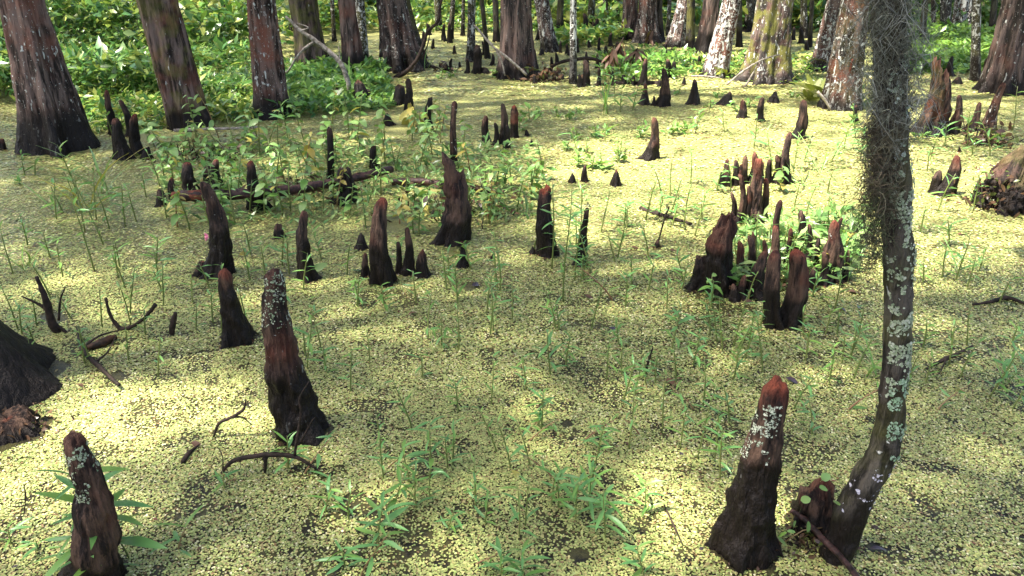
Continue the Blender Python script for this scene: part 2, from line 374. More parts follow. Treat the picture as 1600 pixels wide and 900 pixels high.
TREES = []
def tree(xb, yb, wb, xt, wt, label, lm=None, lichen=.3, moss=0, redness=.4, wet=.1, nf=6, flute=.12, mat='bark', height=None, fl_h=.05, flare=.5, p=2.2, cat='cypress tree', name='cypress_tree', group='trees standing in the swamp', wy=0, extra=None):
    SEED[0] += 1; sd = SEED[0]
    G = ground(xb, yb); k = mpp(G); rb = wb * .5 * k * .84; G = G + Vector((0, rb * .75, 0)); k = mpp(G)
    T = at_plane(xt, wy, G.y); zt = max(T.z, .35); rt = wt * .5 * k
    H = height or (14 + 5 * rnd.random()); lean = max(-.12, min(.12, (T.x - G.x) / zt))
    # the visible butt runs straight to (xt, 0); above it the stem goes on and straightens
    nv = 46 if wb > 30 else 30; nu = 96 if wb > 50 else (44 if wb > 25 else 16)
    zz = np.concatenate([np.linspace(-.3, zt * 1.15, nv - 10), np.linspace(zt * 1.5, H, 10)])
    hv = np.clip(zz / zt, 0, None)
    r = np.where(hv < 1.15, rt + (rb - rt) * np.clip(1 - hv, 0, 1) ** p + rb * flare * .5 * np.exp(-np.clip(hv, 0, 9) / (fl_h * 2)), rt * np.clip(1 - (zz - zt) / (H - zt + .01) * .8, .15, 1))
    ax = np.where(hv < 1, (T.x - G.x) * hv, (T.x - G.x) + lean * (zz - zt) * .75)
    r_ = np.random.default_rng(sd); a = np.arange(nu) * 2 * math.pi / nu; fl = np.zeros((nv, nu))
    for q, kk in enumerate((nf, nf + 3, 2 * nf + 1)):
        fl += (1, .55, .35)[q] * np.sin(kk * a[None, :] + r_.random() * 6.28 + (r_.random() - .5) * .9 * np.clip(hv, 0, 2)[:, None])
    amp = (flute * (.35 + .9 * np.exp(-hv / .5)))[:, None]
    rr = r[:, None] * (1 + amp * fl)
    V = np.stack([ax[:, None] + rr * np.cos(a), rr * np.sin(a), np.repeat(zz[:, None], nu, 1)], -1).reshape(-1, 3)
    cen = np.stack([np.repeat(ax, nu), np.zeros(nv * nu), V[:, 2]], -1)
    n2 = fbm(V * np.array([9, 9, 2.2]) + sd, 3); n3 = np.abs(fbm(V * np.array([26, 26, 2.6]) + sd, 3)); V = cen + (V - cen) * (1 + .055 * n2 - .085 * n3)[:, None]
    i = np.arange(nv - 1)[:, None] * nu; j = np.arange(nu)[None, :]; kx = ((np.arange(nu) + 1) % nu)[None, :]
    Fq = np.stack([i + j, i + kx, i + nu + kx, i + nu + j], -1).reshape(-1, 4)
    root = link(name, None, loc=(G.x, G.y, 0)); tag(root, label, cat, group)
    tr = link('trunk', mesh_np('trunk', V, [Fq, (np.arange(nu) + (nv - 1) * nu)[None, :]], M[mat], fattr={'hgt': np.clip(np.repeat(zz, nu) / zt, 0, 1)}), root)
    props(tr, min(.85, lichen * 1.12 + .06), moss, redness, wet, 0)
    BASES.append((G.x, G.y, rb * 1.1))
    TREES.append((root, G.x, G.y, H, ax[-1], rt))
    if lm: landmark(xb, (yb + 40) / 2 + 20, lm)
    return root, tr

# ------------------------------------------------------------------ the trees
tree(74, 240, 112, 34, 60, 'thick fluted cypress at the left edge, dark flared foot, white lichen streaks', 'the fluted cypress at left', lichen=.42, redness=.6, wet=.22, nf=5, flute=.16, p=1.2)
tree(290, 204, 74, 245, 58, 'plain brown cypress leaning left in front of the leafy bank, few white spots', 'the plain leaning brown cypress', lichen=.24, moss=.35, redness=.7, wet=.1, flute=.05, p=1.0, fl_h=.04, flare=.3)
tree(421, 186, 62, 408, 42, 'reddish cypress speckled pink and white, third big trunk from the left', 'the reddish speckled cypress', lichen=.46, redness=1.0, wet=.12, flute=.05, p=1.2, fl_h=.06)
tree(486, 112, 60, 472, 40, 'dull olive cypress behind the bleached forked branch', 'the olive cypress', lichen=.18, moss=.5, redness=.25, wet=.1, flute=.10, p=1.8)
tree(552, 122, 44, 541, 25, 'slim dark red cypress right beside a grey lichen-coated trunk', 'the slim dark red cypress', lichen=.25, redness=.7, wet=.25, p=1.4)
tree(568, 112, 22, 561, 17, 'grey-green lichen-coated trunk touching the slim dark red cypress', None, lichen=.72, moss=.4, redness=.1, wet=.18, mat='grey_bark', flute=.04, p=1.2)
tree(626, 112, 74, 611, 42, 'deeply fluted grey-pink cypress with black foot behind the dark curved branch', 'the grey-pink fluted cypress', lichen=.45, redness=.35, wet=.2, nf=6, flute=.20, p=1.3)
tree(652, 92, 30, 632, 15, 'narrow mottled trunk tucked behind the right side of the grey-pink fluted cypress', None, lichen=.4, moss=.4, redness=.2, wet=.2, mat='grey_bark', p=1.2)
tree(735, 97, 18, 737, 12, 'thin grey lichen trunk left of the broad purple-brown cypress', 'the thin grey trunk', lichen=.62, moss=.4, redness=.1, wet=.2, mat='grey_bark', flute=.05)
tree(762, 92, 10, 753, 7, 'very thin dark sapling stem between grey trunk and broad purple-brown cypress', None, lichen=.3, moss=.3, redness=.1, wet=.3, mat='grey_bark', flute=.04, height=6)
tree(808, 124, 70, 808, 45, 'broad purple-brown cypress with flared foot and a row of white lichen dots', 'the broad purple-brown cypress', lichen=.36, redness=.35, wet=.1, nf=7, flute=.13, p=1.6)
tree(860, 82, 30, 846, 22, 'pale leaning cypress behind and right of the broad purple-brown one', None, lichen=.6, redness=.4, wet=.2, p=1.5)
tree(896, 132, 15, 896, 10, 'slender white-grey lichen trunk with black foot standing alone in open duckweed', 'the slender white-grey trunk', lichen=.82, moss=.25, redness=.05, wet=.33, mat='grey_bark', flute=.03, p=1.3)
tree(985, 62, 34, 985, 22, 'grey-brown cypress, left of the close trio at top centre right', None, lichen=.4, redness=.4, wet=.15)
tree(1013, 68, 50, 1012, 28, 'pinkish front cypress of the trio at top centre right, brown fronds at its foot', 'the pinkish cypress of the trio', lichen=.5, redness=.65, wet=.15, nf=6, flute=.12)
tree(1030, 64, 22, 1028, 13, 'dark cypress, right of the close trio at top centre right', None, lichen=.2, redness=.3, wet=.3, mat='grey_bark')
tree(1056, 74, 34, 1071, 22, 'white-flecked cypress leaning right with sunlit left side', None, lichen=.62, redness=.45, wet=.08, p=1.3)
tree(1079, 78, 18, 1080, 13, 'greenish narrow trunk between white-flecked leaning cypress and a dark brown one', None, lichen=.35, moss=.7, redness=.1, wet=.2, mat='grey_bark')
tree(1104, 84, 40, 1112, 26, 'dark brown shaded cypress with little lichen, behind pink-mottled leaning cypress', 'the dark shaded cypress', lichen=.22, redness=.4, wet=.35)
tree(1119, 122, 46, 1144, 29, 'pink and white mottled cypress leaning right, sunlit, ferny weeds at its foot', 'the pink-mottled leaning cypress', lichen=.70, redness=.75, wet=.05, p=1.3, flute=.06)
tree(1156, 74, 12, 1155, 9, 'thin dark sapling trunk seen in the gap left of the mossy cypress', None, lichen=.3, moss=.4, redness=.1, wet=.3, mat='grey_bark', height=6)
tree(1202, 130, 86, 1212, 52, 'massive mossy olive cypress with white sunlit patches low on its trunk', 'the massive mossy cypress', lichen=.45, moss=.85, redness=.5, wet=.05, nf=6, flute=.15, p=1.5)
tree(1284, 112, 34, 1306, 24, 'lilac lichen-spotted trunk leaning right behind the red-brown spotted cypress', None, lichen=.6, redness=.5, wet=.08, p=1.2)
tree(1320, 172, 66, 1338, 42, 'red-brown cypress with big white spots left of the mossy thin tree', 'the white-spotted red cypress', lichen=.55, moss=.2, redness=.8, wet=.05, nf=5, flute=.10, p=1.1)
tree(1480, 56, 20, 1478, 17, 'violet-grey trunk in the green bank, left of a pale blurred one', None, lichen=.5, redness=.2, wet=.15, mat='grey_bark')
tree(1505, 48, 32, 1507, 26, 'pale pinkish cypress far back in the green bank at right', None, lichen=.75, redness=.6, wet=.0)
tree(1527, 128, 19, 1526, 13, 'thin mottled grey trunk in front of the pale pinkish cypress', 'the thin mottled trunk', lichen=.6, moss=.3, redness=.1, wet=.25, mat='grey_bark', flute=.03)
tree(1584, 148, 84, 1598, 52, 'big ribbed brown cypress cut off by the right edge', 'the ribbed cypress at right edge', lichen=.38, redness=.4, wet=.12, nf=7, flute=.14, p=1.5)
tree(-62, 640, 215, -140, 60, 'black buttress of a large cypress entering from the left edge', 'the black buttress at left edge', lichen=.1, redness=.2, wet=.8, nf=3, flute=.14, p=.9, flare=.7, fl_h=.12, wy=420)
for x, y, wd, dx in ((100, 18, 16, -3), (352, 12, 12, 2), (392, 8, 14, -4), (522, 40, 9, -3), (596, 52, 10, 2), (686, 22, 14, -3), (704, 36, 11, 4), (723, 30, 8, 1), (776, 40, 13, -2), (874, 24, 14, 2), (922, 22, 16, 3), (948, 18, 12, -2), (965, 20, 8, 1), (1044, 30, 9, 2), (1170, 24, 20, 4), (1258, 34, 15, -2), (1266, 48, 8, 3), (1442, 40, 12, 4), (1460, 24, 10, -2), (1552, 30, 13, 2), (1568, 46, 8, -1), (455, 30, 9, 1)):
    o, tr = tree(x, y + 26, wd, x + dx, wd * .7, None, None, lichen=.25 + .4 * rnd.random(), moss=.5 * rnd.random(), redness=.3, wet=.25, mat='grey_bark', height=7 + 3 * rnd.random(), name='background_tree')
    auto(o, x, y + 26, ('slim' if wd < 12 else 'dark') + ' far trunk among green leaves', 'tree', 'slim trunks far back in the woods')

# ------------------------------------------------------------------ the curved lichen-covered tree in front
Gq = ground(1300, 885); Yq = Gq.y + .05
qp = [(1288, 915), (1303, 870), (1325, 812), (1352, 755), (1380, 705), (1392, 640), (1399, 560), (1404, 470), (1404, 390), (1400, 300), (1394, 220), (1390, 130), (1389, 50), (1386, -60), (1382, -300), (1390, -700)]
qw = [49, 48, 47, 45, 41, 37, 35, 36, 38, 38, 37, 37, 37, 36, 34, 26]
pts = [at_plane(x, y, Yq + .02 * i * 0) for i, (x, y) in enumerate(qp)]
qtree = link('swamp_tree', None, loc=(pts[1].x, pts[1].y, 0))
tag(qtree, 'thin curved tree in the foreground coated in pale green lichen and hung with moss', 'tree', 'trees standing in the swamp')
kq = mpp(pts[1])
Vq, fq, tq = tube(pts, [w * .5 * kq for w in qw], n=30, sub=8, rough=0)
nq = fbm(Vq * 22, 4)
cenq = Vq.reshape(-1, 30, 3).mean(1).repeat(30, 0)
Vq = cenq + (Vq - cenq) * (1 + .16 * nq)[:, None]
org = np.array([pts[1].x, pts[1].y, 0])
trq = link('trunk', mesh_np('trunk', Vq - org, fq, M['grey_bark'], fattr={'hgt': np.clip(Vq[:, 2] / 1.3, 0, 1)}), qtree)
props(trq, .42, .25, .25, .12, 0)
pxq, pyq = project(Vq)
def dens(y): return (y > -40) & (y < 690)
me = flakes(Vq - org, cenq - org, tq, (pyq > 250) & (pyq < 620) & (Vq[:, 1] < Yq + .03) & ((pxq > np.interp(pyq, [250, 620], [1392, 1380]))), 6500, .0024, LICHEN_C, 3)
tag(link('lichen', me, qtree), kind='stuff')
me = flakes(Vq - org, cenq - org, tq, (pyq > 590) & (pyq < 720) & (pxq > np.interp(pyq, [590, 720], [1388, 1385])), 1300, .0026, [(.22, .33, .19), (.30, .39, .27)], 5)
tag(link('lichen', me, qtree), kind='stuff')
me = flakes(Vq - org, cenq - org, tq, (pyq > 730) & (pyq < 800) & (Vq[:, 1] < Yq), 170, .0032, [(.30, .29, .34), (.40, .38, .43)], 6)
tag(link('lichen', me, qtree), kind='stuff')
me = flakes(Vq - org, cenq - org, tq, (pyq > 60) & (pyq < 250) & (pxq > 1385), 900, .003, [(.30, .38, .27), (.45, .50, .44)], 8)
tag(link('lichen', me, qtree), kind='stuff')
TREES.append((qtree, pts[1].x, pts[1].y, 7, pts[-1].x - pts[1].x, .03))
landmark(1400, 420, 'the curved lichened tree')
def moss_mass(name, anchors, n, ln, label, seed, curl=.02, cols=((.13, .13, .095), (.20, .21, .15), (.07, .065, .045)), thick=.0009, spread=.035):
    """hanging curly strands; anchors: list of (px, py, spread_px)"""
    r_ = np.random.default_rng(seed); m = 9; Vs, tot = [], 0
    an = np.array(anchors, float); pick = r_.integers(0, len(an), n)
    px = an[pick, 0] + r_.normal(0, 1, n) * an[pick, 2]; py = an[pick, 1] + r_.normal(0, 1, n) * an[pick, 2]
    P0 = np.array([list(at_plane(x, y, Yq - .03 + r_.normal(0, spread))) for x, y in zip(px, py)])
    L = ln * (.3 + r_.random(n)); D = r_.normal(0, 1, (n, 3)) * np.array([.6, .6, .25]) + np.array([0, 0, -.75]); D /= np.linalg.norm(D, axis=1)[:, None]
    s = np.linspace(0, 1, m); ph = r_.random((n, 3)) * 6.28; fr = 3 + 6 * r_.random((n, 1))
    P = P0[:, None, :] + D[:, None, :] * (L[:, None] * s)[..., None]
    P += curl * np.stack([np.sin(fr * s * 1.7 + ph[:, :1]), np.sin(fr * s * 1.3 + ph[:, 1:2]), np.sin(fr * s * 2.1 + ph[:, 2:])], -1) * s[None, :, None] ** .5
    P[..., 2] -= (L[:, None] * .35 * s ** 2)
    T = np.gradient(P, axis=1); T /= np.linalg.norm(T, axis=2)[..., None] + 1e-9
    A = np.cross(T, np.array([.3, .9, .2])); A /= np.linalg.norm(A, axis=2)[..., None] + 1e-9; B = np.cross(T, A)
    rad = thick * (1 - .6 * s)[None, :, None, None] * (.6 + .8 * r_.random((n, 1, 1, 1)))
    q = np.arange(3) * 2 * math.pi / 3
    V = P[:, :, None, :] + rad * (A[:, :, None, :] * np.cos(q)[:, None] + B[:, :, None, :] * np.sin(q)[:, None])
    f = np.array([[i * 3 + j, i * 3 + (j + 1) % 3, (i + 1) * 3 + (j + 1) % 3, (i + 1) * 3 + j] for i in range(m - 1) for j in range(3)])
    c = np.array(cols)[r_.integers(0, len(cols), n)] * (.6 + .8 * r_.random((n, 1)))
    o0 = P0.mean(0)
    o = link(name, mesh_np(name, V.reshape(-1, 3) - o0, rep([f], m * 3, n), M['moss'], col=np.repeat(c, m * 3, 0)), loc=o0)
    tag(o, label, 'moss', 'moss hanging on the curved tree', 'stuff'); return o
moss_mass('spanish_moss', [(1373, y, 6) for y in range(-60, 230, 18)] + [(1412, y, 7) for y in range(-60, 210, 20)] + [(1392, y, 12) for y in range(-60, 300, 60)], 680, .048, 'grey tangle of moss wrapping the upper trunk of the curved tree', 1)
moss_mass('spanish_moss', [(1385, y, 11) for y in range(205, 330, 14)] + [(1370, y, 6) for y in range(190, 300, 16)], 520, .05, 'shaggy brown moss clump on the middle of the curved trunk', 2, cols=((.11, .085, .05), (.16, .145, .085), (.06, .045, .028)))
moss_mass('spanish_moss', [(1370, y, 5) for y in range(260, 380, 16)] + [(1366, y, 4) for y in range(300, 420, 25)], 200, .09, 'sparse moss beard dangling left of the curved trunk', 3, curl=.03, cols=((.085, .07, .04), (.07, .085, .035)))
moss_mass('spanish_moss', [(1330 + 8 * k, 20 + 30 * (k % 5), 16) for k in range(6)] + [(1428, y, 9) for y in range(-20, 180, 25)], 110, .10, 'loose pale moss strands spreading sideways at the top of the curved tree', 4, curl=.05, cols=((.24, .25, .22), (.16, .17, .13)), spread=.10)

# ------------------------------------------------------------------ cypress knees
K = knee
o, V, cen, hf = K(124, 935, 113, 676, 112, 26, 'dark knee at lower left corner, pale lichen sheet down its left side', 'the lower-left lichened knee', lichen=.30, redtip=.35, wet=.15, redness=.5, p=1.1, flute=.05)
me = flakes(V, cen, hf, (hf > .62) & (hf < .93) & (V[:, 0] - cen[:, 0] < .3 * np.abs(V - cen).max()) & (V[:, 1] < cen[:, 1] + .01), 1500, .0021, LICHEN_C, 21)
tag(link('lichen', me, o), kind='stuff')
o, V, cen, hf = K(465, 690, 426, 420, 92, 27, 'tall brown knee leaning left with lichen-spotted top, nearest at centre left', 'the tall lichen-topped knee', lichen=.42, redtip=.35, wet=.36, redness=.5, p=1.0, flute=.07, bend=(-.025, 0))
me = flakes(V, cen, hf, (hf > .68) & (hf < .98) & (V[:, 1] < cen[:, 1] + .01), 800, .0022, LICHEN_C, 22)
tag(link('lichen', me, o), kind='stuff')
o, V, cen, hf = K(1172, 882, 1218, 592, 108, 36, 'large red-tipped black knee beside the foot of the curved tree', 'the large red-tipped knee', lichen=.22, redtip=1.0, wet=.52, redness=.9, p=1.0, flute=.06, bend=(-.01, 0), fl_h=.12)
me = flakes(V, cen, hf, (hf > .58) & (hf < .88) & (V[:, 0] < cen[:, 0] + .008) & (V[:, 1] < cen[:, 1] + .01), 900, .0021, [(.38, .42, .32), (.48, .50, .40), (.28, .33, .24)], 23)
tag(link('lichen', me, o), kind='stuff')
K(368, 540, 350, 419, 56, 17, 'black cone-shaped knee with red tip, left of the tall lichen-topped knee', 'the black red-tipped cone knee', lichen=.15, redtip=.9, wet=.7, p=.9)
k5, V5, cen5, hf5 = K(332, 436, 318, 283, 52, 15, 'tall slim knee with pale lichened top and a pink spot on its side', 'the pink-spotted tall knee', lichen=.40, redtip=.2, wet=.45, p=1.0)
K(310, 432, 318, 404, 26, 14, 'low red-crusted nub at the foot of the pink-spotted tall knee', redtip=1, wet=.3, ragged=.5)
K(481, 440, 475, 330, 36, 12, 'narrow dark knee with a green leaf across its foot', 'the narrow dark knee', lichen=.1, redtip=.5, wet=.6, p=1.0)
K(470, 434, 471, 391, 16, 10, 'short stubby knee fused to the left side of the narrow dark knee', redtip=.7)
K(598, 446, 597, 309, 42, 20, 'tallest upright brown knee with pale red tip in the middle group', 'the tall upright middle knee', lichen=.12, redtip=.85, wet=.4, p=.9, lump=.07)
K(570, 434, 571, 394, 20, 8, 'little pointed knee just left of the tall upright middle knee', redtip=.6)
K(563, 391, 564, 364, 22, 12, 'squat black knee behind the little pointed one in middle group', redtip=.1, wet=.9)
K(636, 431, 636, 356, 28, 9, 'spiky dark knee right of the tall upright middle knee', None, redtip=.5, wet=.6)
K(622, 429, 622, 377, 15, 8, 'thin black knee wedged between the tall upright knee and the spiky dark one', redtip=.2, wet=.8)
K(661, 434, 661, 394, 28, 20, 'squat blunt knee with red rim at the right of the middle group', redtip=.9, wet=.6, ragged=.4)
K(722, 419, 721, 377, 24, 5, 'small neat cone knee with red point standing alone in front of the broken stump', 'the small neat cone knee', redtip=.7, wet=.85, p=1.2)
o13, V, cen, hf = K(703, 384, 711, 272, 58, 28, 'big ragged stump-like knee with a broken spike on top', 'the ragged broken knee', lichen=.2, redtip=.2, wet=.3, redness=.3, ragged=.8, lump=.16, p=.9)
Gs = Vector(o13.location); P1 = [at_plane(706, 305, Gs.y) - Gs, at_plane(707, 275, Gs.y) - Gs, at_plane(698, 252, Gs.y) - Gs, at_plane(690, 237, Gs.y) - Gs]
Vt, ft, tt = tube(P1, [.055, .05, .03, .004], n=9, sub=4, rough=.35)
props(link('broken_spike', mesh_np('broken_spike', Vt, ft, M['knee'], fattr={'hgt': tt * 0 + .6}), o13), .1, 0, .3, .3, 0)
K(710, 264, 710, 159, 15, 9, 'thin pole-like knee dotted with white lichen behind the ragged broken knee', 'the white-dotted pole knee', lichen=.5, redtip=.3, wet=.2, p=1, flare=.1)
K(515, 281, 514, 198, 15, 9, 'thin black pole-like knee rising above the fallen log', 'the black pole knee', lichen=.1, redtip=.1, wet=.8, p=1, flare=.1)
K(437, 374, 436, 346, 22, 12, 'short dark stub in front of the fallen log, alone in duckweed', 'the short lone stub', redtip=.5, ragged=.4)
K(298, 303, 293, 252, 32, 17, 'stout red-topped knee at the left end of the fallen log', 'the stout red-topped knee', redtip=.9, wet=.7)
K(343, 298, 338, 247, 22, 12, 'red-topped knee behind the pink-spotted tall knee', redtip=.9, wet=.7)
K(325, 292, 325, 254, 16, 10, 'small reddish knee between two red-topped knees behind the log', redtip=.9, wet=.5)
K(402, 330, 392, 251, 38, 12, 'black knee with red tip leaning left across the fallen log', 'the log-crossing red-tipped knee', redtip=.95, wet=.75)
K(249, 324, 248, 294, 18, 14, 'low dark stub left of the fallen log', redtip=.6)
K(271, 312, 268, 278, 16, 11, 'small red-headed knee next to the stout red-topped knee', redtip=.9)
K(191, 251, 180, 182, 34, 13, 'front left knee of the dark foursome by the fluted cypress', 'the dark foursome of knees', redtip=.6, wet=.8)
K(213, 242, 210, 177, 26, 12, 'front right knee of the dark foursome, with reddish top', redtip=.9, wet=.7)
K(201, 214, 187, 156, 18, 8, 'back right thin knee of the dark foursome', redtip=.6, wet=.6)
K(177, 212, 166, 141, 20, 8, 'back left knee, tallest of the dark foursome', redtip=.6, wet=.6)
K(226, 250, 232, 228, 24, 8, 'low black hump right of the dark foursome', redtip=0, wet=1)
K(1, 236, 2, 214, 16, 10, 'reddish stub cut by the left edge beside the fluted cypress', redtip=.8)
K(585, 264, 584, 226, 17, 9, 'short black knee behind the fallen log, left of the ragged broken knee', redtip=.4, wet=.8)
K(535, 320, 536, 262, 46, 28, 'crumbling dark stump across the fallen log', 'the crumbling dark stump', redtip=.2, wet=.9, ragged=1, lump=.2)
K(672, 208, 673, 151, 15, 10, 'thin black knee wrapped in yellow leaves', redtip=.1, wet=.9, p=1)
K(609, 197, 605, 176, 20, 9, 'small black stub by yellowing leaves, left of thin black knee', redtip=.2, wet=.9)
K(622, 164, 622, 131, 24, 20, 'blunt thick black knee with mossy red top beside a thinner pointed one', 'the blunt thick black knee', redtip=.6, wet=.8)
K(638, 173, 637, 121, 17, 8, 'pointed dark knee right of the blunt thick black knee', redtip=.1, wet=.6, moss=.5, p=1)
K(530, 155, 526, 131, 16, 5, 'small triangular knee at the foot of the bleached forked branch', redtip=.5)
K(562, 162, 559, 126, 32, 22, 'dark stump where the bleached forked branch meets the water', 'the dark stump under bleached branch', redtip=.5, wet=.8, ragged=.7)
K(575, 158, 574, 137, 17, 13, 'low rounded stub right of the dark stump under bleached branch', redtip=.1, wet=.8)
K(760, 224, 760, 180, 17, 9, 'leftmost knee of the mid-distance knot of slim knees', 'the knot of slim knees', redtip=.3, wet=.6)
K(773, 228, 773, 191, 12, 6, 'shortest black spike in the mid-distance knot of slim knees', redtip=.1, wet=.9)
K(784, 226, 785, 161, 17, 9, 'tall grey knee in the mid-distance knot of slim knees', redtip=.1, lichen=.2, wet=.4)
K(792, 233, 792, 194, 14, 7, 'front black knee in the mid-distance knot of slim knees', redtip=.1, wet=.9)
K(803, 216, 804, 164, 16, 11, 'bright red-topped knee at right of the mid-distance knot', redtip=1.3, wet=.35, redness=.9)
K(824, 213, 823, 201, 10, 6, 'tiny stub right of the mid-distance knot of slim knees', redtip=0)
K(857, 402, 853, 291, 36, 17, 'dark knee with crusty red cap behind tall leafy weeds', 'the red-capped weedy knee', redtip=1.2, wet=.7, ragged=.4, p=1)
K(833, 398, 832, 385, 17, 5, 'tiny black cone at the left foot of the red-capped weedy knee', redtip=0, wet=1)
K(908, 417, 918, 324, 26, 8, 'thin black knee half hidden behind tall weeds right of red-capped knee', redtip=.3, wet=.8)
K(894, 287, 894, 271, 13, 9, 'tiny round stub, left of three in sunlit duckweed', redtip=.2, wet=.9)
K(914, 285, 914, 258, 13, 8, 'small dark stub, middle of three in sunlit duckweed', redtip=.4, wet=.9)
K(964, 292, 963, 267, 22, 14, 'squat stub with reddish top, right of three in sunlit duckweed', 'the squat sunlit stub', redtip=.8, wet=.9, ragged=.6)
K(1028, 388, 1028, 374, 15, 11, 'little round brown lump alone in the sunlit duckweed', redtip=.3)
K(1015, 251, 1022, 183, 28, 9, 'lone pointed brown knee leaning right in bright sunlit duckweed', 'the lone sunlit knee', lichen=.2, redtip=.6, wet=.25)
K(1008, 165, 1009, 130, 22, 5, 'left and smaller of the paired cone knees near the slender trunk', redtip=.5, wet=.5)
K(1036, 167, 1037, 107, 27, 8, 'taller brown cone knee with pale top, right of a small twin', 'the tall pale-topped cone knee', lichen=.35, redtip=.3, wet=.3)
K(1022, 166, 1022, 149, 10, 3, 'tiny spike between the paired cone knees', redtip=.2)
K(1084, 164, 1085, 123, 27, 5, 'black triangular knee standing alone right of the paired cone knees', 'the lone black triangular knee', redtip=.1, wet=.8)
K(1005, 135, 1009, 91, 20, 6, 'tall black knee behind the paired cone knees', redtip=.5, wet=.7)
K(1044, 122, 1044, 92, 15, 8, 'dark knee with red head behind the tall pale-topped cone knee', redtip=.7, wet=.8)
K(1053, 121, 1052, 96, 12, 7, 'black knee partner just right of the red-headed dark knee', redtip=.1, wet=.9)
K(1134, 165, 1141, 143, 30, 8, 'low slanted black wedge knee in front of the pink-mottled leaning cypress', 'the low wedge knee', redtip=.1, wet=.8)
K(1160, 185, 1160, 156, 19, 10, 'stubby purple-brown knee right of the low wedge knee', redtip=.4, wet=.4)
K(1190, 191, 1192, 151, 17, 8, 'narrow dark knee in front of the massive mossy cypress', 'the narrow knee by the mossy cypress', redtip=.3, wet=.6)
K(1211, 161, 1213, 142, 24, 6, 'jagged black root snag in front of the massive mossy cypress', redtip=0, wet=1, ragged=1)
K(914, 135, 914, 92, 18, 8, 'dark knee right against the slender white-grey trunk', redtip=.1, wet=.5)
K(905, 137, 905, 115, 13, 6, 'low black knee between the slender trunk and its companion knee', redtip=0, wet=1)
K(862, 116, 861, 88, 12, 4, 'thin black spike knee right of the brush pile', redtip=0, wet=.9)
K(697, 111, 696, 98, 14, 11, 'square black block stub in open duckweed at top centre', redtip=0, wet=1, ragged=.6)
K(705, 111, 706, 91, 8, 4, 'small upright prong beside the square black block stub', redtip=0, wet=1)
K(745, 116, 745, 70, 18, 12, 'dark broken stub left of the broad purple-brown cypress', redtip=.2, wet=.9, ragged=.6)
K(757, 116, 756, 102, 20, 12, 'low dark lump between broken stub and broad purple-brown cypress', redtip=.3, wet=.7)
K(1248, 218, 1255, 156, 24, 12, 'brown knee leaning right, alone before the white-spotted red cypress', 'the brown right-leaning knee', redtip=.5, wet=.3)
K(1229, 288, 1235, 206, 24, 9, 'slender dark knee below and left of the brown right-leaning knee', 'the slender dark sunlit knee', redtip=.4, wet=.5)
K(1138, 292, 1137, 249, 19, 8, 'leftmost knee of the crowded row in sunlight', 'the crowded sunlit row', redtip=.6, redness=.8, wet=.4)
K(1150, 290, 1150, 250, 16, 8, 'second knee from left of the crowded sunlit row', redtip=.4, wet=.6)
K(1164, 287, 1165, 243, 15, 8, 'third knee from left of the crowded sunlit row', redtip=.4, wet=.5)
K(1176, 287, 1179, 239, 20, 10, 'fourth and stoutest knee of the crowded sunlit row', redtip=.6, redness=.8, wet=.4)
K(1202, 287, 1203, 247, 14, 8, 'fifth knee of the crowded sunlit row, after a gap', redtip=.2, wet=.7)
K(1212, 287, 1214, 242, 17, 8, 'sixth and rightmost knee of the crowded sunlit row', redtip=.3, wet=.7)
K(1155, 350, 1156, 271, 16, 8, 'thin pillar knee rising behind the burly blunt knee', redtip=.5, redness=.8, wet=.2)
K(1179, 350, 1186, 246, 38, 12, 'tall reddish lumpy knee behind the burly blunt knee', 'the tall reddish lumpy knee', redtip=.7, redness=1, wet=.1, lichen=.25, lump=.16)
K(1133, 464, 1141, 337, 64, 30, 'burly blunt dark knee with crusty red-brown top', 'the burly blunt knee', redtip=.4, redness=.7, wet=.5, ragged=.5, lump=.2, p=.8)
for x_, y_, t_, h_, w_ in ((1150, 448, 1156, 70, 18), (1122, 450, 1120, 46, 18), (1190, 440, 1194, 66, 15), (1160, 470, 1164, 40, 18), (1148, 472, 1146, 30, 20), (1176, 420, 1178, 60, 13), (1232, 420, 1236, 64, 14), (1262, 410, 1264, 60, 12), (1285, 448, 1287, 56, 16), (1275, 420, 1279, 48, 12), (1168, 350, 1170, 60, 12), (1192, 345, 1197, 66, 14), (1145, 345, 1143, 44, 12), (1190, 288, 1191, 36, 11), (1157, 290, 1158, 34, 10), (1129, 292, 1128, 24, 10), (1222, 290, 1224, 44, 10), (1322, 440, 1326, 50, 12)):
    K(x_, y_, t_, y_ - h_, w_ * 1.25, w_ * .55, redtip=.9 * rnd.random(), wet=.45 + .3 * rnd.random(), redness=.8, adj='slim dark packed knee')
K(1088, 455, 1094, 398, 34, 17, 'short broken knee left of the burly blunt knee', None, redtip=.3, wet=.6, ragged=.8, p=.7)
K(1166, 442, 1171, 368, 24, 9, 'thin dark knee just right of the burly blunt knee', redtip=.3, wet=.6)
K(1180, 468, 1196, 392, 46, 14, 'curved dark knee sprawling between burly blunt knee and the red-rimmed pair', redtip=.5, wet=.6, redness=.6)
K(1203, 424, 1212, 352, 26, 11, 'rusty knotted knee above the red-rimmed pair', redtip=.9, redness=.9, wet=.2, lump=.2)
K(1218, 392, 1220, 313, 18, 9, 'thin brown pillar knee above the rusty knotted one', redtip=.5, wet=.2)
K(1248, 405, 1251, 330, 22, 10, 'dark knee overgrown by weeds behind the red-rimmed pair', redtip=.1, wet=.7)
K(1212, 514, 1213, 391, 36, 20, 'left knee of the red-rimmed pair, darker with rounded top', 'the red-rimmed pair of knees', redtip=.6, redness=.6, wet=.5, p=.8, lump=.06)
K(1232, 512, 1245, 391, 46, 25, 'right knee of the red-rimmed pair, rusty with bright red rim', redtip=1.0, redness=1.2, wet=.35, p=.8, lump=.06, blunt=.6)
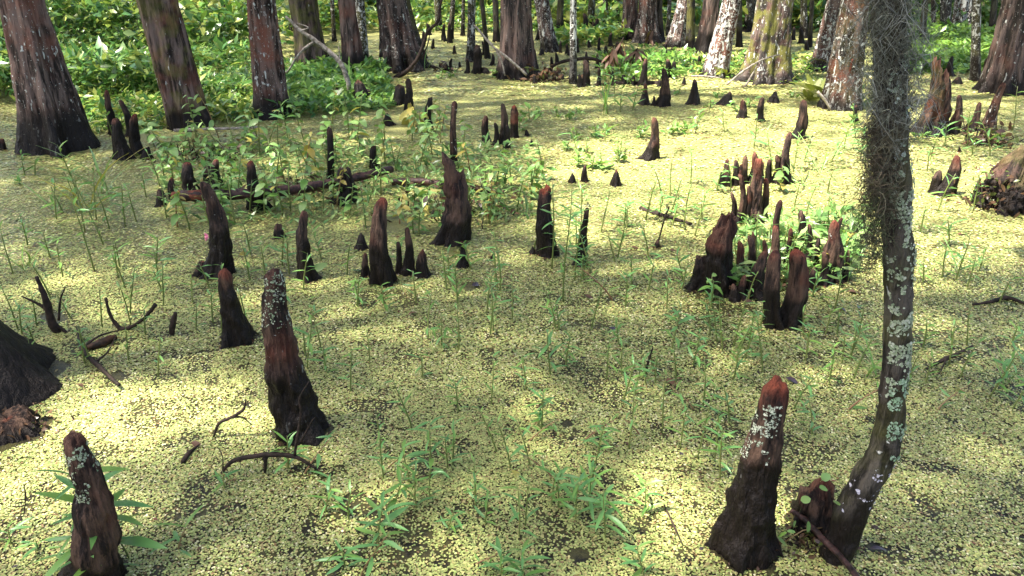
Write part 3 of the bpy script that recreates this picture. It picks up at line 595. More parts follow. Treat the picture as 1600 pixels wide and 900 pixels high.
K(1299, 442, 1303, 345, 50, 10, 'pinkish grey knee with lichen, right of the red-rimmed pair', 'the pinkish grey knee', lichen=.42, redtip=.8, redness=.7, wet=.3, p=1)
K(1313, 432, 1315, 340, 20, 6, 'narrow prong on the right side of the pinkish grey knee', lichen=.3, redtip=.5, wet=.2)
K(1270, 456, 1272, 418, 20, 9, 'low dark knee between the red-rimmed pair and the pinkish grey knee', redtip=.3, wet=.7)
K(1452, 214, 1462, 94, 46, 9, 'tall ragged reddish knee at left of the right-hand fence of knees', 'the tall ragged reddish knee', redtip=.4, redness=.9, wet=.15, lichen=.25, moss=.2, ragged=.6, p=1)
K(1465, 212, 1478, 112, 36, 8, 'second tall reddish slab knee merged with the tall ragged one', redtip=.4, redness=.9, wet=.1, lichen=.2, ragged=.4, p=1)
K(1489, 210, 1499, 147, 30, 5, 'sharp pointed brown knee right of the tall reddish slab', redtip=.3, redness=.8, wet=.2)
K(1518, 206, 1531, 159, 24, 7, 'shorter knee leaning right in the right-hand fence of knees', 'the shorter right-leaning knee', redtip=.3, redness=.7, wet=.2)
K(1548, 208, 1569, 129, 30, 9, 'pink-topped knee leaning far right near the right edge', 'the pink-topped leaning knee', lichen=.55, redtip=.5, redness=.8, wet=.1)
K(1476, 307, 1497, 242, 38, 6, 'dark forked knee with a high right prong, in sunlit duckweed at right', 'the forked dark knee', redtip=.3, wet=.6, redness=.7, p=.9)
K(1466, 304, 1469, 264, 22, 14, 'low left half of the forked dark knee', redtip=.2, wet=.6)
K(1529, 312, 1531, 282, 12, 8, 'small dark post-like stub right of the forked dark knee', redtip=.2, wet=.9)
K(1487, 120, 1488, 87, 20, 4, 'pointed black knee behind the fence of reddish knees', redtip=0, wet=1)
K(1541, 126, 1543, 90, 12, 6, 'small reddish knee right of the thin mottled trunk', redtip=.3, redness=.7, wet=.2)
K(1498, 132, 1499, 118, 16, 9, 'tiny dark knee left of the thin mottled trunk', redtip=.1)
K(2, 694, 8, 640, 108, 66, 'rotten brown stump crusted with leaf litter at the left edge', None, redtip=.8, redness=1, wet=.4, ragged=1, lump=.25, p=.7, name='rotten_stump', cat='stump', mat='knee')
K(1283, 838, 1286, 758, 86, 62, 'rotten stump with red leaf litter between large red-tipped knee and curved tree', 'the rotten litter-topped stump', redtip=.55, redness=.7, wet=.5, ragged=.35, lump=.34, p=.5, blunt=.55, name='rotten_stump', cat='stump')
for x, y, h, w in ((868, 78, 12, 9), (875, 80, 16, 6), (885, 82, 14, 7), (893, 78, 10, 6), (846, 84, 9, 10), (912, 55, 34, 12), (926, 56, 22, 9), (934, 55, 26, 10), (922, 72, 10, 7), (938, 82, 24, 7), (888, 84, 8, 6), (948, 84, 14, 9), (903, 80, 20, 8),
                   (668, 52, 16, 10), (694, 62, 24, 9), (703, 65, 30, 8), (710, 82, 12, 6), (688, 103, 6, 5), (719, 103, 7, 6), (960, 128, 22, 9), (975, 130, 16, 12), (935, 132, 26, 8), (989, 131, 12, 12), (1290, 168, 14, 10), (640, 96, 10, 9), (662, 99, 13, 11), (880, 122, 7, 6), (1030, 385 - 251, 10, 8), (770, 402, 8, 7), (830, 226, 8, 7), (1340, 190, 26, 10), (1500, 236, 8, 6), (600, 100, 14, 8), (520, 118, 12, 8), (1240, 60, 18, 8), (955, 70, 20, 8), (966, 78, 14, 8), (1040, 84, 18, 8), (1048, 86, 12, 7), (1062, 92, 14, 8), (1092, 100, 14, 8), (918, 96, 16, 7), (934, 104, 20, 8), (952, 112, 16, 7), (972, 108, 18, 8), (990, 118, 14, 7), (755, 84, 20, 7), (768, 100, 16, 8), (730, 112, 20, 8), (780, 122, 10, 8), (850, 118, 14, 8), (836, 128, 12, 9), (870, 98, 16, 8), (660, 66, 18, 8), (676, 74, 14, 7), (580, 120, 14, 9), (1262, 76, 14, 8), (1275, 88, 16, 8), (1230, 60, 16, 8), (1068, 130, 10, 8), (980, 60, 16, 8), (840, 60, 18, 8), (856, 64, 14, 7), (1252, 66, 24, 10), (1228, 74, 14, 6)):
    K(x, y + 3, x + rnd.uniform(-2, 2), y - h, w * 1.15, w * .55, redtip=.2, wet=.8, adj=('thin' if w < 8 else 'stubby') + ' black knee')
K(1592, 332, 1606, 236, 110, 46, 'broad mossy dark root mound cut by the right edge', redtip=0, moss=.25, wet=.45, ragged=.7, lump=.3, p=.8, lichen=.2, name='root_mound', cat='root mound')
# pink snail eggs on the tall knee
e = at_plane(322, 370, k5.location.y - .075)
r_ = np.random.default_rng(4); proto = np.array([[math.cos(a) * math.cos(b), math.sin(a) * math.cos(b), math.sin(b)] for b in (-1.2, -.5, .2, .8, 1.35) for a in np.arange(6) * math.pi / 3])
pf = np.array([[i * 6 + j, i * 6 + (j + 1) % 6, (i + 1) * 6 + (j + 1) % 6, (i + 1) * 6 + j] for i in range(4) for j in range(6)])
N = 26; pp = r_.normal(0, 1, (N, 3)) * np.array([.006, .004, .010])
tag(link('snail_eggs', mesh_np('snail_eggs', batch(proto, pp, pp[:, 0], pp[:, 0], pp[:, 0], np.full(N, .0045)), rep([pf], 30, N), M['pink']), loc=e), 'small pink clump of snail eggs stuck on the pink-spotted tall knee', 'snail eggs')

# ------------------------------------------------------------------ crowns overhead, out of frame: leaves placed to shade the swamp, gaps shaped to LIT
NC = 190000
zc = rng.uniform(13.0, 19, NC)
# ground points over everything seen, then up along the sun
gx_ = rng.uniform(-17, 17, NC); gy_ = rng.uniform(-1.5, 29, NC)
keep = np.abs(gx_) < 4.5 + gy_ * .72; gx_, gy_, zc = gx_[keep], gy_[keep], zc[keep]
gpx, gpy = project(np.stack([gx_, gy_, np.zeros(len(gx_))], -1))
jit = rng.normal(0, 1, (2, len(gx_))); kk = 1 / np.maximum(.5, gy_)
op = openness(gpx + jit[0] * 14, gpy + jit[1] * 6)
lump = fbm(np.stack([gx_ * .9, gy_ * .9, zc * .35], -1), 3)
prob = np.clip((1 - op) * (0.92 + .18 * lump), 0.0, 1)
inside = (gpx > -250) & (gpx < 1850) & (gpy > -80) & (gpy < 1050)
prob = np.where(inside, prob, .5)
keep = rng.random(len(gx_)) < prob
P = np.stack([gx_ + S.x / S.z * zc, gy_ + S.y / S.z * zc, zc], -1)[keep]
trx = np.array([t[1] for t in TREES]); try_ = np.array([t[2] for t in TREES])
big = np.array([1.0 if t[3] > 12 else 1e3 for t in TREES])
near = np.argmin(np.hypot(P[:, None, 0] - trx[None], P[:, None, 1] - try_[None]) * big[None], 1)
frond = np.array([[0, 0, 0], [.4, .21, .03], [1, 0, -.10], [.35, -.19, .0]], float)
ff = [np.array([[0, 3, 2, 1]])]
for ti, (root, tx, ty, H, tdx, rt) in enumerate(TREES):
    Q = P[near == ti]
    if len(Q) < 40:
        m = 160; Q = np.concatenate([Q, np.stack([tx + tdx + rng.normal(0, .8, m), ty + rng.normal(0, .8, m), H + rng.normal(0, .6, m)], -1)])
        Q = Q[Q[:, 2] > 4.5]
    Q = Q - np.array([tx, ty, 0]); n = len(Q)
    Vc = batch(frond, Q, rng.random(n) * 6.28, rng.normal(-.2, .4, n), rng.normal(0, .5, n), rng.uniform(.20, .42, n))
    c = np.array([.045, .095, .016]) * (.6 + .9 * rng.random((n, 1)))
    link('shade_crown', mesh_np('shade_crown', Vc, rep(ff, 4, n), M['shade_crown'], col=np.repeat(c, 4, 0), smooth=False), root)
    # limbs reaching into the crown
    for q in Q[rng.choice(n, 4, replace=False)]:
        z0 = min(H - .3, max(3.5, q[2] - 3.0)); b = np.array([tdx * z0 / H, 0, z0])
        Vl, fl_, tl = tube([b, (b + q) / 2 + np.array([0, 0, .35]), q], [rt * .35 + .01, rt * .22 + .008, .008], n=5, sub=3)
        props(link('limb', mesh_np('limb', Vl, fl_, M['grey_bark'], fattr={'hgt': tl * 0 + 1}), root), .3, .2, .2, 0, 0)

# ------------------------------------------------------------------ the floating mat: single small leaves
HOLES = [(58, 556, 30, 9), (85, 497, 26, 11), (905, 868, 17, 13), (885, 662, 10, 7), (460, 428, 20, 8), (185, 588, 14, 8), (1365, 856, 14, 8), (735, 448, 16, 7), (35, 572, 20, 8), (620, 200, 30, 12), (235, 215, 40, 8), (300, 315, 60, 8), (620, 350, 60, 14), (700, 300, 60, 14)]
def sample_mat(y0, y1, size, dens):
    wid = lambda y: 1.15 + y * .74
    area = (wid(y0) + wid(y1)) * (y1 - y0); n = int(area * dens / (size * size))
    y = y0 + (y1 - y0) * rng.random(n); x = (rng.random(n) * 2 - 1) * wid(y)
    px, py = project(np.stack([x, y, np.zeros(n)], -1)); keep = np.ones(n, bool)
    for hx, hy, rx, ry in HOLES:
        q = ((px - hx) / rx) ** 2 + ((py - hy) / ry) ** 2; keep &= ~(q < .55 + .9 * rng.random(n))
    # thin spots where dark water shows
    th = fbm(np.stack([x * 2.1, y * 2.1, np.zeros(n)], -1), 4); keep &= ~((th < -.68) & (rng.random(n) < .5))
    th = fbm(np.stack([x * 9, y * 9, np.ones(n)], -1), 3); keep &= ~((th < -.50) & (rng.random(n) < .65))
    for bx, by, br in BASES:
        if abs(by - (y0 + y1) / 2) < (y1 - y0): keep &= np.hypot(x - bx, y - by) > br * (1.0 + .22 * np.sin(3 * np.arctan2(y - by, x - bx) + bx * 40) ** 2 + .08 * rng.random(n))
    return x[keep], y[keep]
PAL = np.array([(.358, .390, .125), (.24, .300, .085), (.385, .335, .13), (.18, .11, .045), (.58, .55, .31), (.145, .19, .055)])
PROTO_N = np.array([[-.5, 0, 0], [-.22, .34, .10], [.26, .36, .11], [.5, 0, .02], [.26, -.36, .11], [-.22, -.34, .10]], float)
PF_N = [np.array([[0, 3, 2, 1], [0, 5, 4, 3]])[:, ::-1]]
PROTO_F = np.array([[-.55, 0, .02], [-.05, -.42, .06], [.55, .02, 0], [.05, .42, .08]], float)
Vs, Fs, Cs, off = [], [], [], 0
QF = [np.array([[0, 1, 2, 3]])]
for y0, y1, size, proto, pf_, dn in ((1.15, 2.3, .0079, PROTO_N, PF_N, 2.4), (2.3, 3.3, .0084, PROTO_F, QF, 2.6), (3.3, 4.6, .0106, PROTO_F, QF, 2.4), (4.6, 6.6, .0150, PROTO_F, QF, 1.9), (6.6, 10, .0225, PROTO_F, QF, 1.6), (10, 16, .036, PROTO_F, QF, 1.4)):
    x, y = sample_mat(y0, y1, size, dn); n = len(x)
    tilt = .16 if y1 < 5 else .10
    pos = np.stack([x, y, .0015 + .35 * size * rng.random(n)], -1)
    V = batch(proto, pos, rng.random(n) * 6.28, rng.normal(0, tilt, n), rng.normal(0, tilt, n), size * rng.uniform(.75, 1.35, n))
    lf = fbm(np.stack([x * .8, y * .8, np.zeros(n)], -1), 3); u = rng.random(n) + .18 * lf
    k = np.select([u < .38, u < .59, u < .79, u < .87, u < .95], [0, 1, 2, 3, 4], 5)
    c = PAL[k] * (.62 + .68 * rng.random((n, 1)))
    Vs.append(V); Fs += [f + off for f in rep(pf_, len(proto), n)]; Cs.append(np.repeat(c, len(proto), 0)); off += len(V)
print('mat leaves', off)
tag(link('duckweed', mesh_np('duckweed', np.concatenate(Vs), [np.concatenate(Fs)], M['duckweed'], col=np.concatenate(Cs), smooth=False)), 'mat of small pale yellow-green floating leaves covering the water', 'duckweed', kind='stuff')

# ------------------------------------------------------------------ undergrowth on the banks: masses nobody could count
def blade(w, n=4, droop=.25, fold=.12):
    s = np.linspace(0, 1, n); ww = w * np.sin(math.pi * np.clip(s * .93 + .05, 0, 1)) ** .8; ww[-1] = .003
    z = -droop * s ** 2; z0 = z
    V = np.concatenate([np.stack([s, ww, z + fold * ww], -1), np.stack([s, 0 * s, z0], -1), np.stack([s, -ww, z + fold * ww], -1)])
    f = [[i, i + 1, n + i + 1, n + i] for i in range(n - 1)] + [[n + i, n + i + 1, 2 * n + i + 1, 2 * n + i] for i in range(n - 1)]
    return V, [np.array(f)[:, ::-1]]
def thicket(name, region, n, hgt, size, cols, label, seed, shape=.22, zpow=.6, flat=.5, clump=.8):
    """region: function giving n ground points; leaves stand on unseen stems up to a local height"""
    r_ = np.random.default_rng(seed); x, y = region(r_, n); n = len(x)
    g = np.maximum(ground_height(x, y), 0); top = hgt * (.55 + .75 * np.clip(fbm(np.stack([x * clump, y * clump, np.zeros(n)], -1), 3) + .3, -.4, 1))
    z = g + np.maximum(.03, top * r_.random(n) ** zpow)
    V0, f0 = blade(shape, 3)
    s = size * (.5 + .9 * r_.random(n)) * (.7 + .5 * (z - g) / hgt)
    V = batch(V0, np.stack([x, y, z], -1), r_.random(n) * 6.28, r_.normal(.25, flat, n), r_.normal(0, .5, n), s)
    ci = r_.integers(0, len(cols), n); c = np.array(cols)[ci] * (.50 + .75 * r_.random((n, 1)))
    nm = link(name, mesh_np(name, V, rep(f0, len(V0), n), M['undergrowth'], col=np.repeat(c, len(V0), 0)))
    tag(nm, label, 'undergrowth', kind='stuff'); return nm
def quad_region(pts):                   # photo quad (four corners on the ground) -> sampler
    g = [ground(*p) for p in pts]
    def f(r_, n):
        u, v = r_.random(n), r_.random(n)
        A = np.array([[g[0].x, g[0].y], [g[1].x, g[1].y], [g[2].x, g[2].y], [g[3].x, g[3].y]])
        q = ((1 - u) * (1 - v))[:, None] * A[0] + (u * (1 - v))[:, None] * A[1] + (u * v)[:, None] * A[2] + ((1 - u) * v)[:, None] * A[3]
        return q[:, 0], q[:, 1]
    return f
def box_region(x0, x1, y0, y1):
    return lambda r_, n: (r_.uniform(x0, x1, n), r_.uniform(y0, y1, n))
GREENS = [(.12, .26, .04), (.18, .31, .05), (.26, .36, .06), (.08, .19, .05), (.34, .38, .08)]
BLUISH = [(.11, .25, .05), (.15, .29, .06), (.22, .35, .07), (.07, .18, .05)]
thicket('undergrowth', quad_region([(-140, 165), (385, 160), (400, 60), (-140, 55)]), 21000, .40, .15, BLUISH + [(.28, .36, .07)], 'dense knee-high leafy weeds covering the bank at upper left', 1, .16)
thicket('undergrowth', box_region(-17, -3.4, 13.5, 24), 19000, 1.0, .20, GREENS, 'taller sunlit bushes behind the left bank', 2, .24, clump=.5)
thicket('undergrowth', quad_region([(90, 215), (400, 190), (400, 140), (90, 150)]), 4500, .14, .10, GREENS, 'low loose weeds at the foot of the left bank', 3, .18)
thicket('undergrowth', quad_region([(430, 190), (620, 170), (600, 110), (430, 105)]), 5500, .16, .10, BLUISH + GREENS[:2], 'low weeds around the bleached forked branch', 4, .2)
thicket('undergrowth', box_region(-6, 7, 20.5, 27), 22000, 1.3, .28, GREENS, 'bright green bushes filling the woods behind the far trunks', 5, .26, clump=.6)
thicket('undergrowth', quad_region([(940, 128), (1060, 128), (1090, 85), (930, 80)]), 1300, .14, .11, GREENS[:2] + BLUISH[:2], 'low weeds around brown fallen fronds at upper centre', 6, .2)
thicket('undergrowth', box_region(4.5, 13, 17.6, 26), 11000, 1.1, .22, [(.08, .18, .03), (.13, .24, .04), (.06, .13, .03), (.2, .3, .06)], 'shaded bushes behind the right-hand trunks', 7, .26)
thicket('undergrowth', quad_region([(1405, 118), (1640, 112), (1640, 40), (1405, 35)]), 9000, .22, .15, [(.15, .28, .04), (.20, .33, .05), (.10, .21, .04)], 'bright green low ground cover on the right bank', 8, .2)
thicket('undergrowth', quad_region([(1060, 118), (1290, 140), (1280, 96), (1080, 92)]), 1500, .12, .09, GREENS, 'small weeds round the feet of the right-hand trunks', 9, .2)
thicket('undergrowth', quad_region([(860, 80), (980, 66), (960, 45), (850, 50)]), 1600, .18, .14, GREENS, 'low green plants in the gap behind the slender trunk', 10, .22)
thicket('distant_wood', box_region(-24, 24, 26, 36), 26000, 4.5, .5, GREENS[:4], 'green wall of distant woodland closing off the swamp', 11, .3, clump=.4)

thicket('undergrowth', quad_region([(255, 350), (860, 352), (850, 240), (250, 225)]), 2600, .13, .075, [(.17, .30, .08), (.12, .25, .06), (.26, .36, .12)], 'low sprouts crowding under the broadleaf weeds and logs', 12, .15)
thicket('undergrowth', quad_region([(1130, 470), (1340, 440), (1350, 350), (1150, 350)]), 1100, .15, .075, [(.17, .30, .08), (.12, .25, .06), (.26, .36, .12)], 'low bright sprouts among the sunlit knees at right', 13, .15)
thicket('undergrowth', box_region(-5, 8, 17.2, 21), 9000, .42, .20, GREENS, 'low bright plants fringing the far edge of the duckweed', 14, .22)
# ------------------------------------------------------------------ weeds growing in the mat: each plant its own thing
LEAVES = {}
def leaf_mesh(kind, mat):
    k = (kind, mat)
    if k not in LEAVES:
        shp = dict(lance=(.082, 7, .30, .30), narrow=(.08, 6, .3, .25), ovate=(.26, 7, .42, .22), round=(.36, 7, .12, .15), grass=(.012, 9, .75, .3))[kind]
        V, f = blade(shp[0], shp[1], shp[2], shp[3])
        if kind == 'round':
            s = V[:, 0]; V[:, 1] = np.sign(V[:, 1]) * np.sqrt(np.clip(.25 - (s - .5) ** 2, 0, 1)) * .85
        V = V.copy(); V[:, 1] += .03 * np.sin(V[:, 0] * 4) * 1.0
        LEAVES[k] = mesh_np('leaf', V, f, M[mat])
    return LEAVES[k]
KINDS = {  # leaf kind, leaf materials, stem material, noun phrase, upright angle range
    'sprig': ('lance', ['leaf_blue', 'leaf_green', 'leaf_blue'], 'stem', 'smartweed sprig', (.0, .7)),
    'creeper': ('lance', ['leaf_blue', 'leaf_blue', 'leaf_green'], 'stem_red', 'trailing smartweed stem', (.1, .8)),
    'weed': ('ovate', ['leaf_pale', 'leaf_pale', 'leaf_green', 'leaf_pale', 'leaf_green', 'leaf_pale', 'leaf_green', 'leaf_pale', 'leaf_green', 'leaf_pale', 'leaf_pale', 'leaf_yellow'], 'stem', 'pale broadleaf weed', (-.35, .45)),
    'thin': ('narrow', ['leaf_green', 'leaf_blue'], 'stem', 'wispy weed', (.1, .9)),
    'seedling': ('ovate', ['leaf_pale', 'leaf_green'], 'stem', 'bright seedling clump', (.3, 1.2)),
    'bushy': ('lance', ['leaf_green', 'leaf_blue'], 'stem', 'bushy green weed', (.0, 1.1)),
    'yellow': ('ovate', ['leaf_yellow', 'leaf_yellow', 'leaf_pale'], 'stem_red', 'yellowing broadleaf weed', (-.6, .3)),
}
PCOUNT = {}
def plant(kind, px, py, hpx, n, lpx, label=None, lean=None, curve=.15, z=0.0, group=None):
    lk, mats, sm, noun, (a0, a1) = KINDS[kind]
    G = ground(px, py); k = mpp(G); h = hpx * k * 1.08; L = lpx * k
    lx, ly = lean if lean else (rnd.gauss(0, .16), rnd.gauss(0, .10))
    pts = []; m = 6; ph = rnd.random() * 6
    for i in range(m):
        t = i / (m - 1)
        pts.append((h * lx * t ** 1.4 + h * .03 * math.sin(ph + 4 * t) * t, h * ly * t ** 1.4 + h * .03 * math.cos(ph + 5 * t) * t, -.03 + (h + .03) * t))
    name = {'sprig': 'smartweed', 'creeper': 'smartweed', 'weed': 'broadleaf_weed', 'thin': 'wispy_weed', 'seedling': 'seedling', 'bushy': 'bushy_weed', 'yellow': 'broadleaf_weed'}[kind]
    root = link(name, None, loc=(G.x, G.y, z))
    rs = max(.0014, min(.0042, 1.0 * k))
    V, f, _ = tube(pts, [rs * 1.3] * 3 + [rs, rs * .8, rs * .4], n=5)
    link('stem', mesh_np('stem', V, f, M[sm]), root)
    if kind == 'seedling':
        for i in range(n // 4):                                          # extra short stems
            pass
    for i in range(n):
        t = (.22 if kind not in ('seedling', 'bushy') else .05) + (.78 if kind not in ('seedling', 'bushy') else .95) * ((i + rnd.random() * .6) / n) ** .85; t = min(t, 1)
        q = t * (m - 1); i0 = min(int(q), m - 2); u = q - i0
        p = [pts[i0][c] + (pts[i0 + 1][c] - pts[i0][c]) * u for c in range(3)]
        mat = mats[rnd.randrange(len(mats))]
        o = bpy.data.objects.new('leaf', leaf_mesh(lk, mat)); C.objects.link(o); o.parent = root
        s = L * rnd.uniform(.65, 1.15) * (1 - .35 * max(0, t - .75) / .25)
        o.location = p; o.scale = (s, s * rnd.uniform(.85, 1.15), s)
        if kind in ('seedling', 'bushy'): o.location = (p[0] + rnd.gauss(0, h * .22), p[1] + rnd.gauss(0, h * .22), p[2] * rnd.uniform(.3, 1))
        o.rotation_euler = (rnd.gauss(0, .35), -(a0 + (a1 - a0) * rnd.random()) * (1 if t < .97 else 1.4), i * 2.4 + rnd.gauss(0, .4))
    g = group or {'sprig': 'smartweed sprigs in the duckweed', 'creeper': 'smartweed sprigs in the duckweed', 'weed': 'broadleaf weeds around the logs and knees', 'yellow': 'broadleaf weeds around the logs and knees', 'thin': 'wispy weeds poking through the duckweed', 'seedling': 'bright seedlings on the mat', 'bushy': 'bushy weeds in the duckweed'}[kind]
    if label: tag(root, label, 'plant', g)
    else:
        tall = 'tall ' if hpx > 75 else ('low ' if hpx < 26 else '')
        auto(root, px, py, tall + noun, 'plant', g)
    return root
plant('sprig', 204, 872, 170, 18, 84, 'large smartweed with long glossy leaves right of the lower-left lichened knee', lean=(-.20, -.18))
plant('sprig', 172, 900, 96, 12, 76, 'middle smartweed crossing the front of the lower-left lichened knee', lean=(-.35, -.15))
plant('sprig', 158, 905, 68, 11, 74, 'short smartweed with broad arching leaves in front of the lower-left lichened knee', lean=(-.05, -.1))
plant('creeper', 275, 860, 46, 5, 60, 'single arching smartweed tip right of the large smartweed', lean=(.5, .1))
for a_ in ((672, 745, 92, 9, 42), (640, 755, 60, 6, 40), (590, 850, 70, 9, 50), (612, 800, 60, 6, 46), (508, 800, 46, 7, 44), (540, 888, 40, 6, 46), (845, 672, 62, 9, 30), (884, 575, 62, 12, 22), (822, 610, 60, 7, 26), (918, 792, 72, 11, 40), (946, 840, 80, 10, 44), (868, 770, 46, 6, 40), (900, 812, 70, 8, 44), (784, 900, 44, 7, 40), (818, 905, 52, 7, 40), (1008, 900, 60, 7, 40), (935, 700, 46, 8, 34), (1088, 718, 118, 7, 26), (1062, 700, 80, 6, 26), (1126, 748, 96, 9, 36), (1050, 545, 66, 12, 30), (1082, 572, 56, 9, 28), (1010, 600, 46, 6, 26), (1192, 580, 90, 11, 24), (1168, 545, 70, 8, 22), (1238, 640, 62, 8, 26), (1296, 600, 70, 7, 26), (760, 490, 70, 10, 20), (800, 500, 64, 8, 20), (548, 612, 70, 6, 26), (660, 590, 46, 5, 26),
           (1580, 640, 88, 13, 34), (1545, 620, 80, 10, 32), (1606, 610, 90, 9, 34), (1500, 590, 60, 6, 26), (1390, 590, 50, 7, 26), (1330, 560, 60, 6, 22), (60, 860, 20, 4, 34), (18, 850, 30, 5, 36), (700, 830, 40, 6, 38), (1200, 690, 90, 8, 28), (350, 765, 30, 4, 30), (1140, 660, 70, 7, 26), (1270, 680, 60, 6, 28)):
    plant('sprig', a_[0], a_[1], a_[2], int(a_[3] * 1.5), a_[4])
for x, y, h, n, l, lx in ((470, 742, 60, 5, 40, .9), (560, 900, 110, 7, 44, .55), (905, 690, 40, 4, 24, 1.3), (870, 745, 40, 5, 30, -1.2), (960, 470, 60, 5, 22, -.9), (600, 730, 40, 3, 22, 1.2), (1005, 680, 30, 4, 28, -1.0), (730, 880, 20, 3, 26, 2.2), (1320, 640, 46, 4, 24, 1.1), (1460, 640, 40, 4, 26, 1.2), (820, 690, 40, 3, 26, 1.3), (1090, 640, 40, 4, 26, -1.1)):
    plant('creeper', x, y, h, n, l, lean=(lx, rnd.gauss(0, .2)))
plant('bushy', 690, 540, 52, 22, 24, 'compact bushy green weed alone in the duckweed at centre', lean=(.05, 0)); landmark(690, 520, 'the compact bushy weed')
plant('sprig', 880, 472, 172, 26, 26, 'tall leafy weed between the red-capped knee and its thin neighbour', lean=(.02, -.02)); landmark(880, 400, 'the tall leafy weed')
plant('sprig', 862, 420, 130, 18, 26, 'leafy weed close against the right side of the red-capped knee', lean=(.02, -.02))
plant('sprig', 898, 440, 120, 16, 24, 'leafy weed draped over the thin black knee at centre', lean=(.04, -.02))
# belt of broadleaf weeds round the fallen log
belt = [(262, 240), (240, 225), (292, 238), (322, 262), (352, 250), (378, 262), (402, 240), (428, 262), (450, 285), (472, 270), (498, 262), (455, 230), (430, 225), (386, 220), (350, 215), (318, 222), (530, 250), (560, 240), (590, 252), (620, 262), (650, 255), (668, 240), (598, 300), (640, 310), (662, 330), (540, 330), (572, 350), (520, 310), (480, 330), (620, 345), (655, 360), (690, 300), (735, 270), (760, 300), (780, 285), (800, 300), (742, 320), (775, 330), (812, 320), (830, 300), (850, 280), (720, 240), (690, 220), (640, 215), (600, 215), (560, 212), (500, 230), (480, 215), (520, 200), (410, 330), (330, 330), (295, 350), (360, 345), (440, 330), (268, 290), (285, 275), (412, 300), (350, 300), (540, 280), (700, 350), (765, 345), (330, 240), (370, 280)]
for x, y in belt + [(a_ + rnd.uniform(-22, 22), b_ + rnd.uniform(-12, 14)) for a_, b_ in belt[::3]]:
    x += rnd.uniform(-6, 6); y += rnd.uniform(-4, 6)
    plant('yellow' if rnd.random() < .07 else 'weed', x, y + 6, rnd.uniform(36, 74), rnd.randint(8, 13), rnd.uniform(14, 22))
for x, y in ((658, 200), (690, 195), (640, 190), (676, 185)): plant('yellow', x, y + 8, 34, 7, 24)
for x, y, h in ((1180, 430, 96), (1150, 420, 70), (1232, 400, 60), (1250, 430, 66), (1275, 400, 52), (1290, 380, 60), (1320, 410, 50), (1335, 390, 46), (1345, 370, 44), (1270, 365, 40), (1305, 360, 42), (1200, 400, 60), (1168, 470, 46), (1110, 470, 40), (1225, 440, 70), (1142, 300, 44), (1165, 310, 40), (1120, 300, 34), (1240, 330, 46), (1218, 300, 40), (1325, 440, 50), (1280, 440, 46)):
    plant('weed' if rnd.random() < .6 else 'sprig', x, y, h, rnd.randint(7, 11), 20)
for x, y, h in ((930, 212, 18), (900, 216, 18), (952, 205, 16), (918, 236, 22), (942, 262, 30), (925, 262, 26), (965, 250, 22), (905, 258, 24), (885, 232, 18), (870, 180, 16), (890, 184, 18), (905, 176, 14), (1000, 212, 24), (1052, 208, 20), (1070, 206, 20), (1080, 198, 16), (1120, 150, 16), (1170, 165, 18), (1150, 172, 18), (1060, 145, 14), (1330, 190, 20), (1440, 215, 24), (1560, 225, 22), (828, 185, 26), (812, 200, 20), (1110, 165, 14), (980, 130, 20), (690, 120, 14), (705, 118, 12), (770, 118, 16), (840, 180, 16), (30, 285, 16), (1345, 160, 36), (1310, 165, 34), (1240, 150, 14)):
    plant('seedling', x, y + 3, h, rnd.randint(10, 16), h * .62)
for x, y, h in ((145, 420, 120), (160, 380, 110), (130, 360, 90), (150, 340, 90), (175, 355, 70), (195, 350, 60), (200, 485, 90), (255, 475, 76), (20, 425, 70), (45, 380, 46), (75, 400, 50), (35, 520, 56), (60, 505, 60), (225, 520, 50), (185, 430, 60), (345, 525, 110), (330, 500, 60), (395, 395, 64), (412, 430, 60), (440, 470, 50), (300, 470, 46), (560, 470, 44), (650, 470, 60), (720, 470, 66), (700, 440, 50), (780, 450, 60), (925, 420, 70), (960, 400, 60), (985, 440, 50), (1010, 450, 60), (1040, 480, 60), (1070, 440, 60), (1010, 400, 50), (940, 360, 60), (975, 350, 44), (1010, 340, 60), (1045, 330, 50), (1070, 350, 60), (1100, 340, 40), (1340, 520, 60), (1290, 520, 50), (1260, 560, 60), (1150, 590, 60), (1300, 480, 60), (1470, 430, 60), (1510, 445, 46), (1530, 420, 40), (1560, 470, 40), (1440, 360, 40), (1480, 380, 44), (1420, 600, 60), (1440, 540, 46), (960, 160, 60), (948, 175, 70), (940, 165, 56), (972, 172, 40), (985, 168, 36), (600, 480, 40), (510, 580, 46), (720, 640, 50), (730, 300, 30), (1520, 240, 30), (1350, 250, 44), (1300, 250, 50), (1320, 230, 40), (1260, 250, 40), (1290, 300, 50), (120, 300, 70), (100, 330, 50)):
    plant('thin', x + rnd.uniform(-4, 4), y + 4, h * rnd.uniform(.8, 1.1), rnd.randint(8, 14), rnd.uniform(18, 28))
for i in range(32):
    plant('thin', rnd.uniform(440, 1120), rnd.uniform(570, 850), rnd.uniform(50, 105), rnd.randint(7, 12), rnd.uniform(20, 34))
for i in range(180):
    x, y = rnd.uniform(10, 1590), rnd.uniform(200, 600)
    if 1350 < x < 1440 or abs(x - 640) < 110 and y > 430 and rnd.random() < .8: continue
    plant('thin', x, y, rnd.uniform(26, 70) * (.7 + y / 900), rnd.randint(6, 11), rnd.uniform(16, 26))
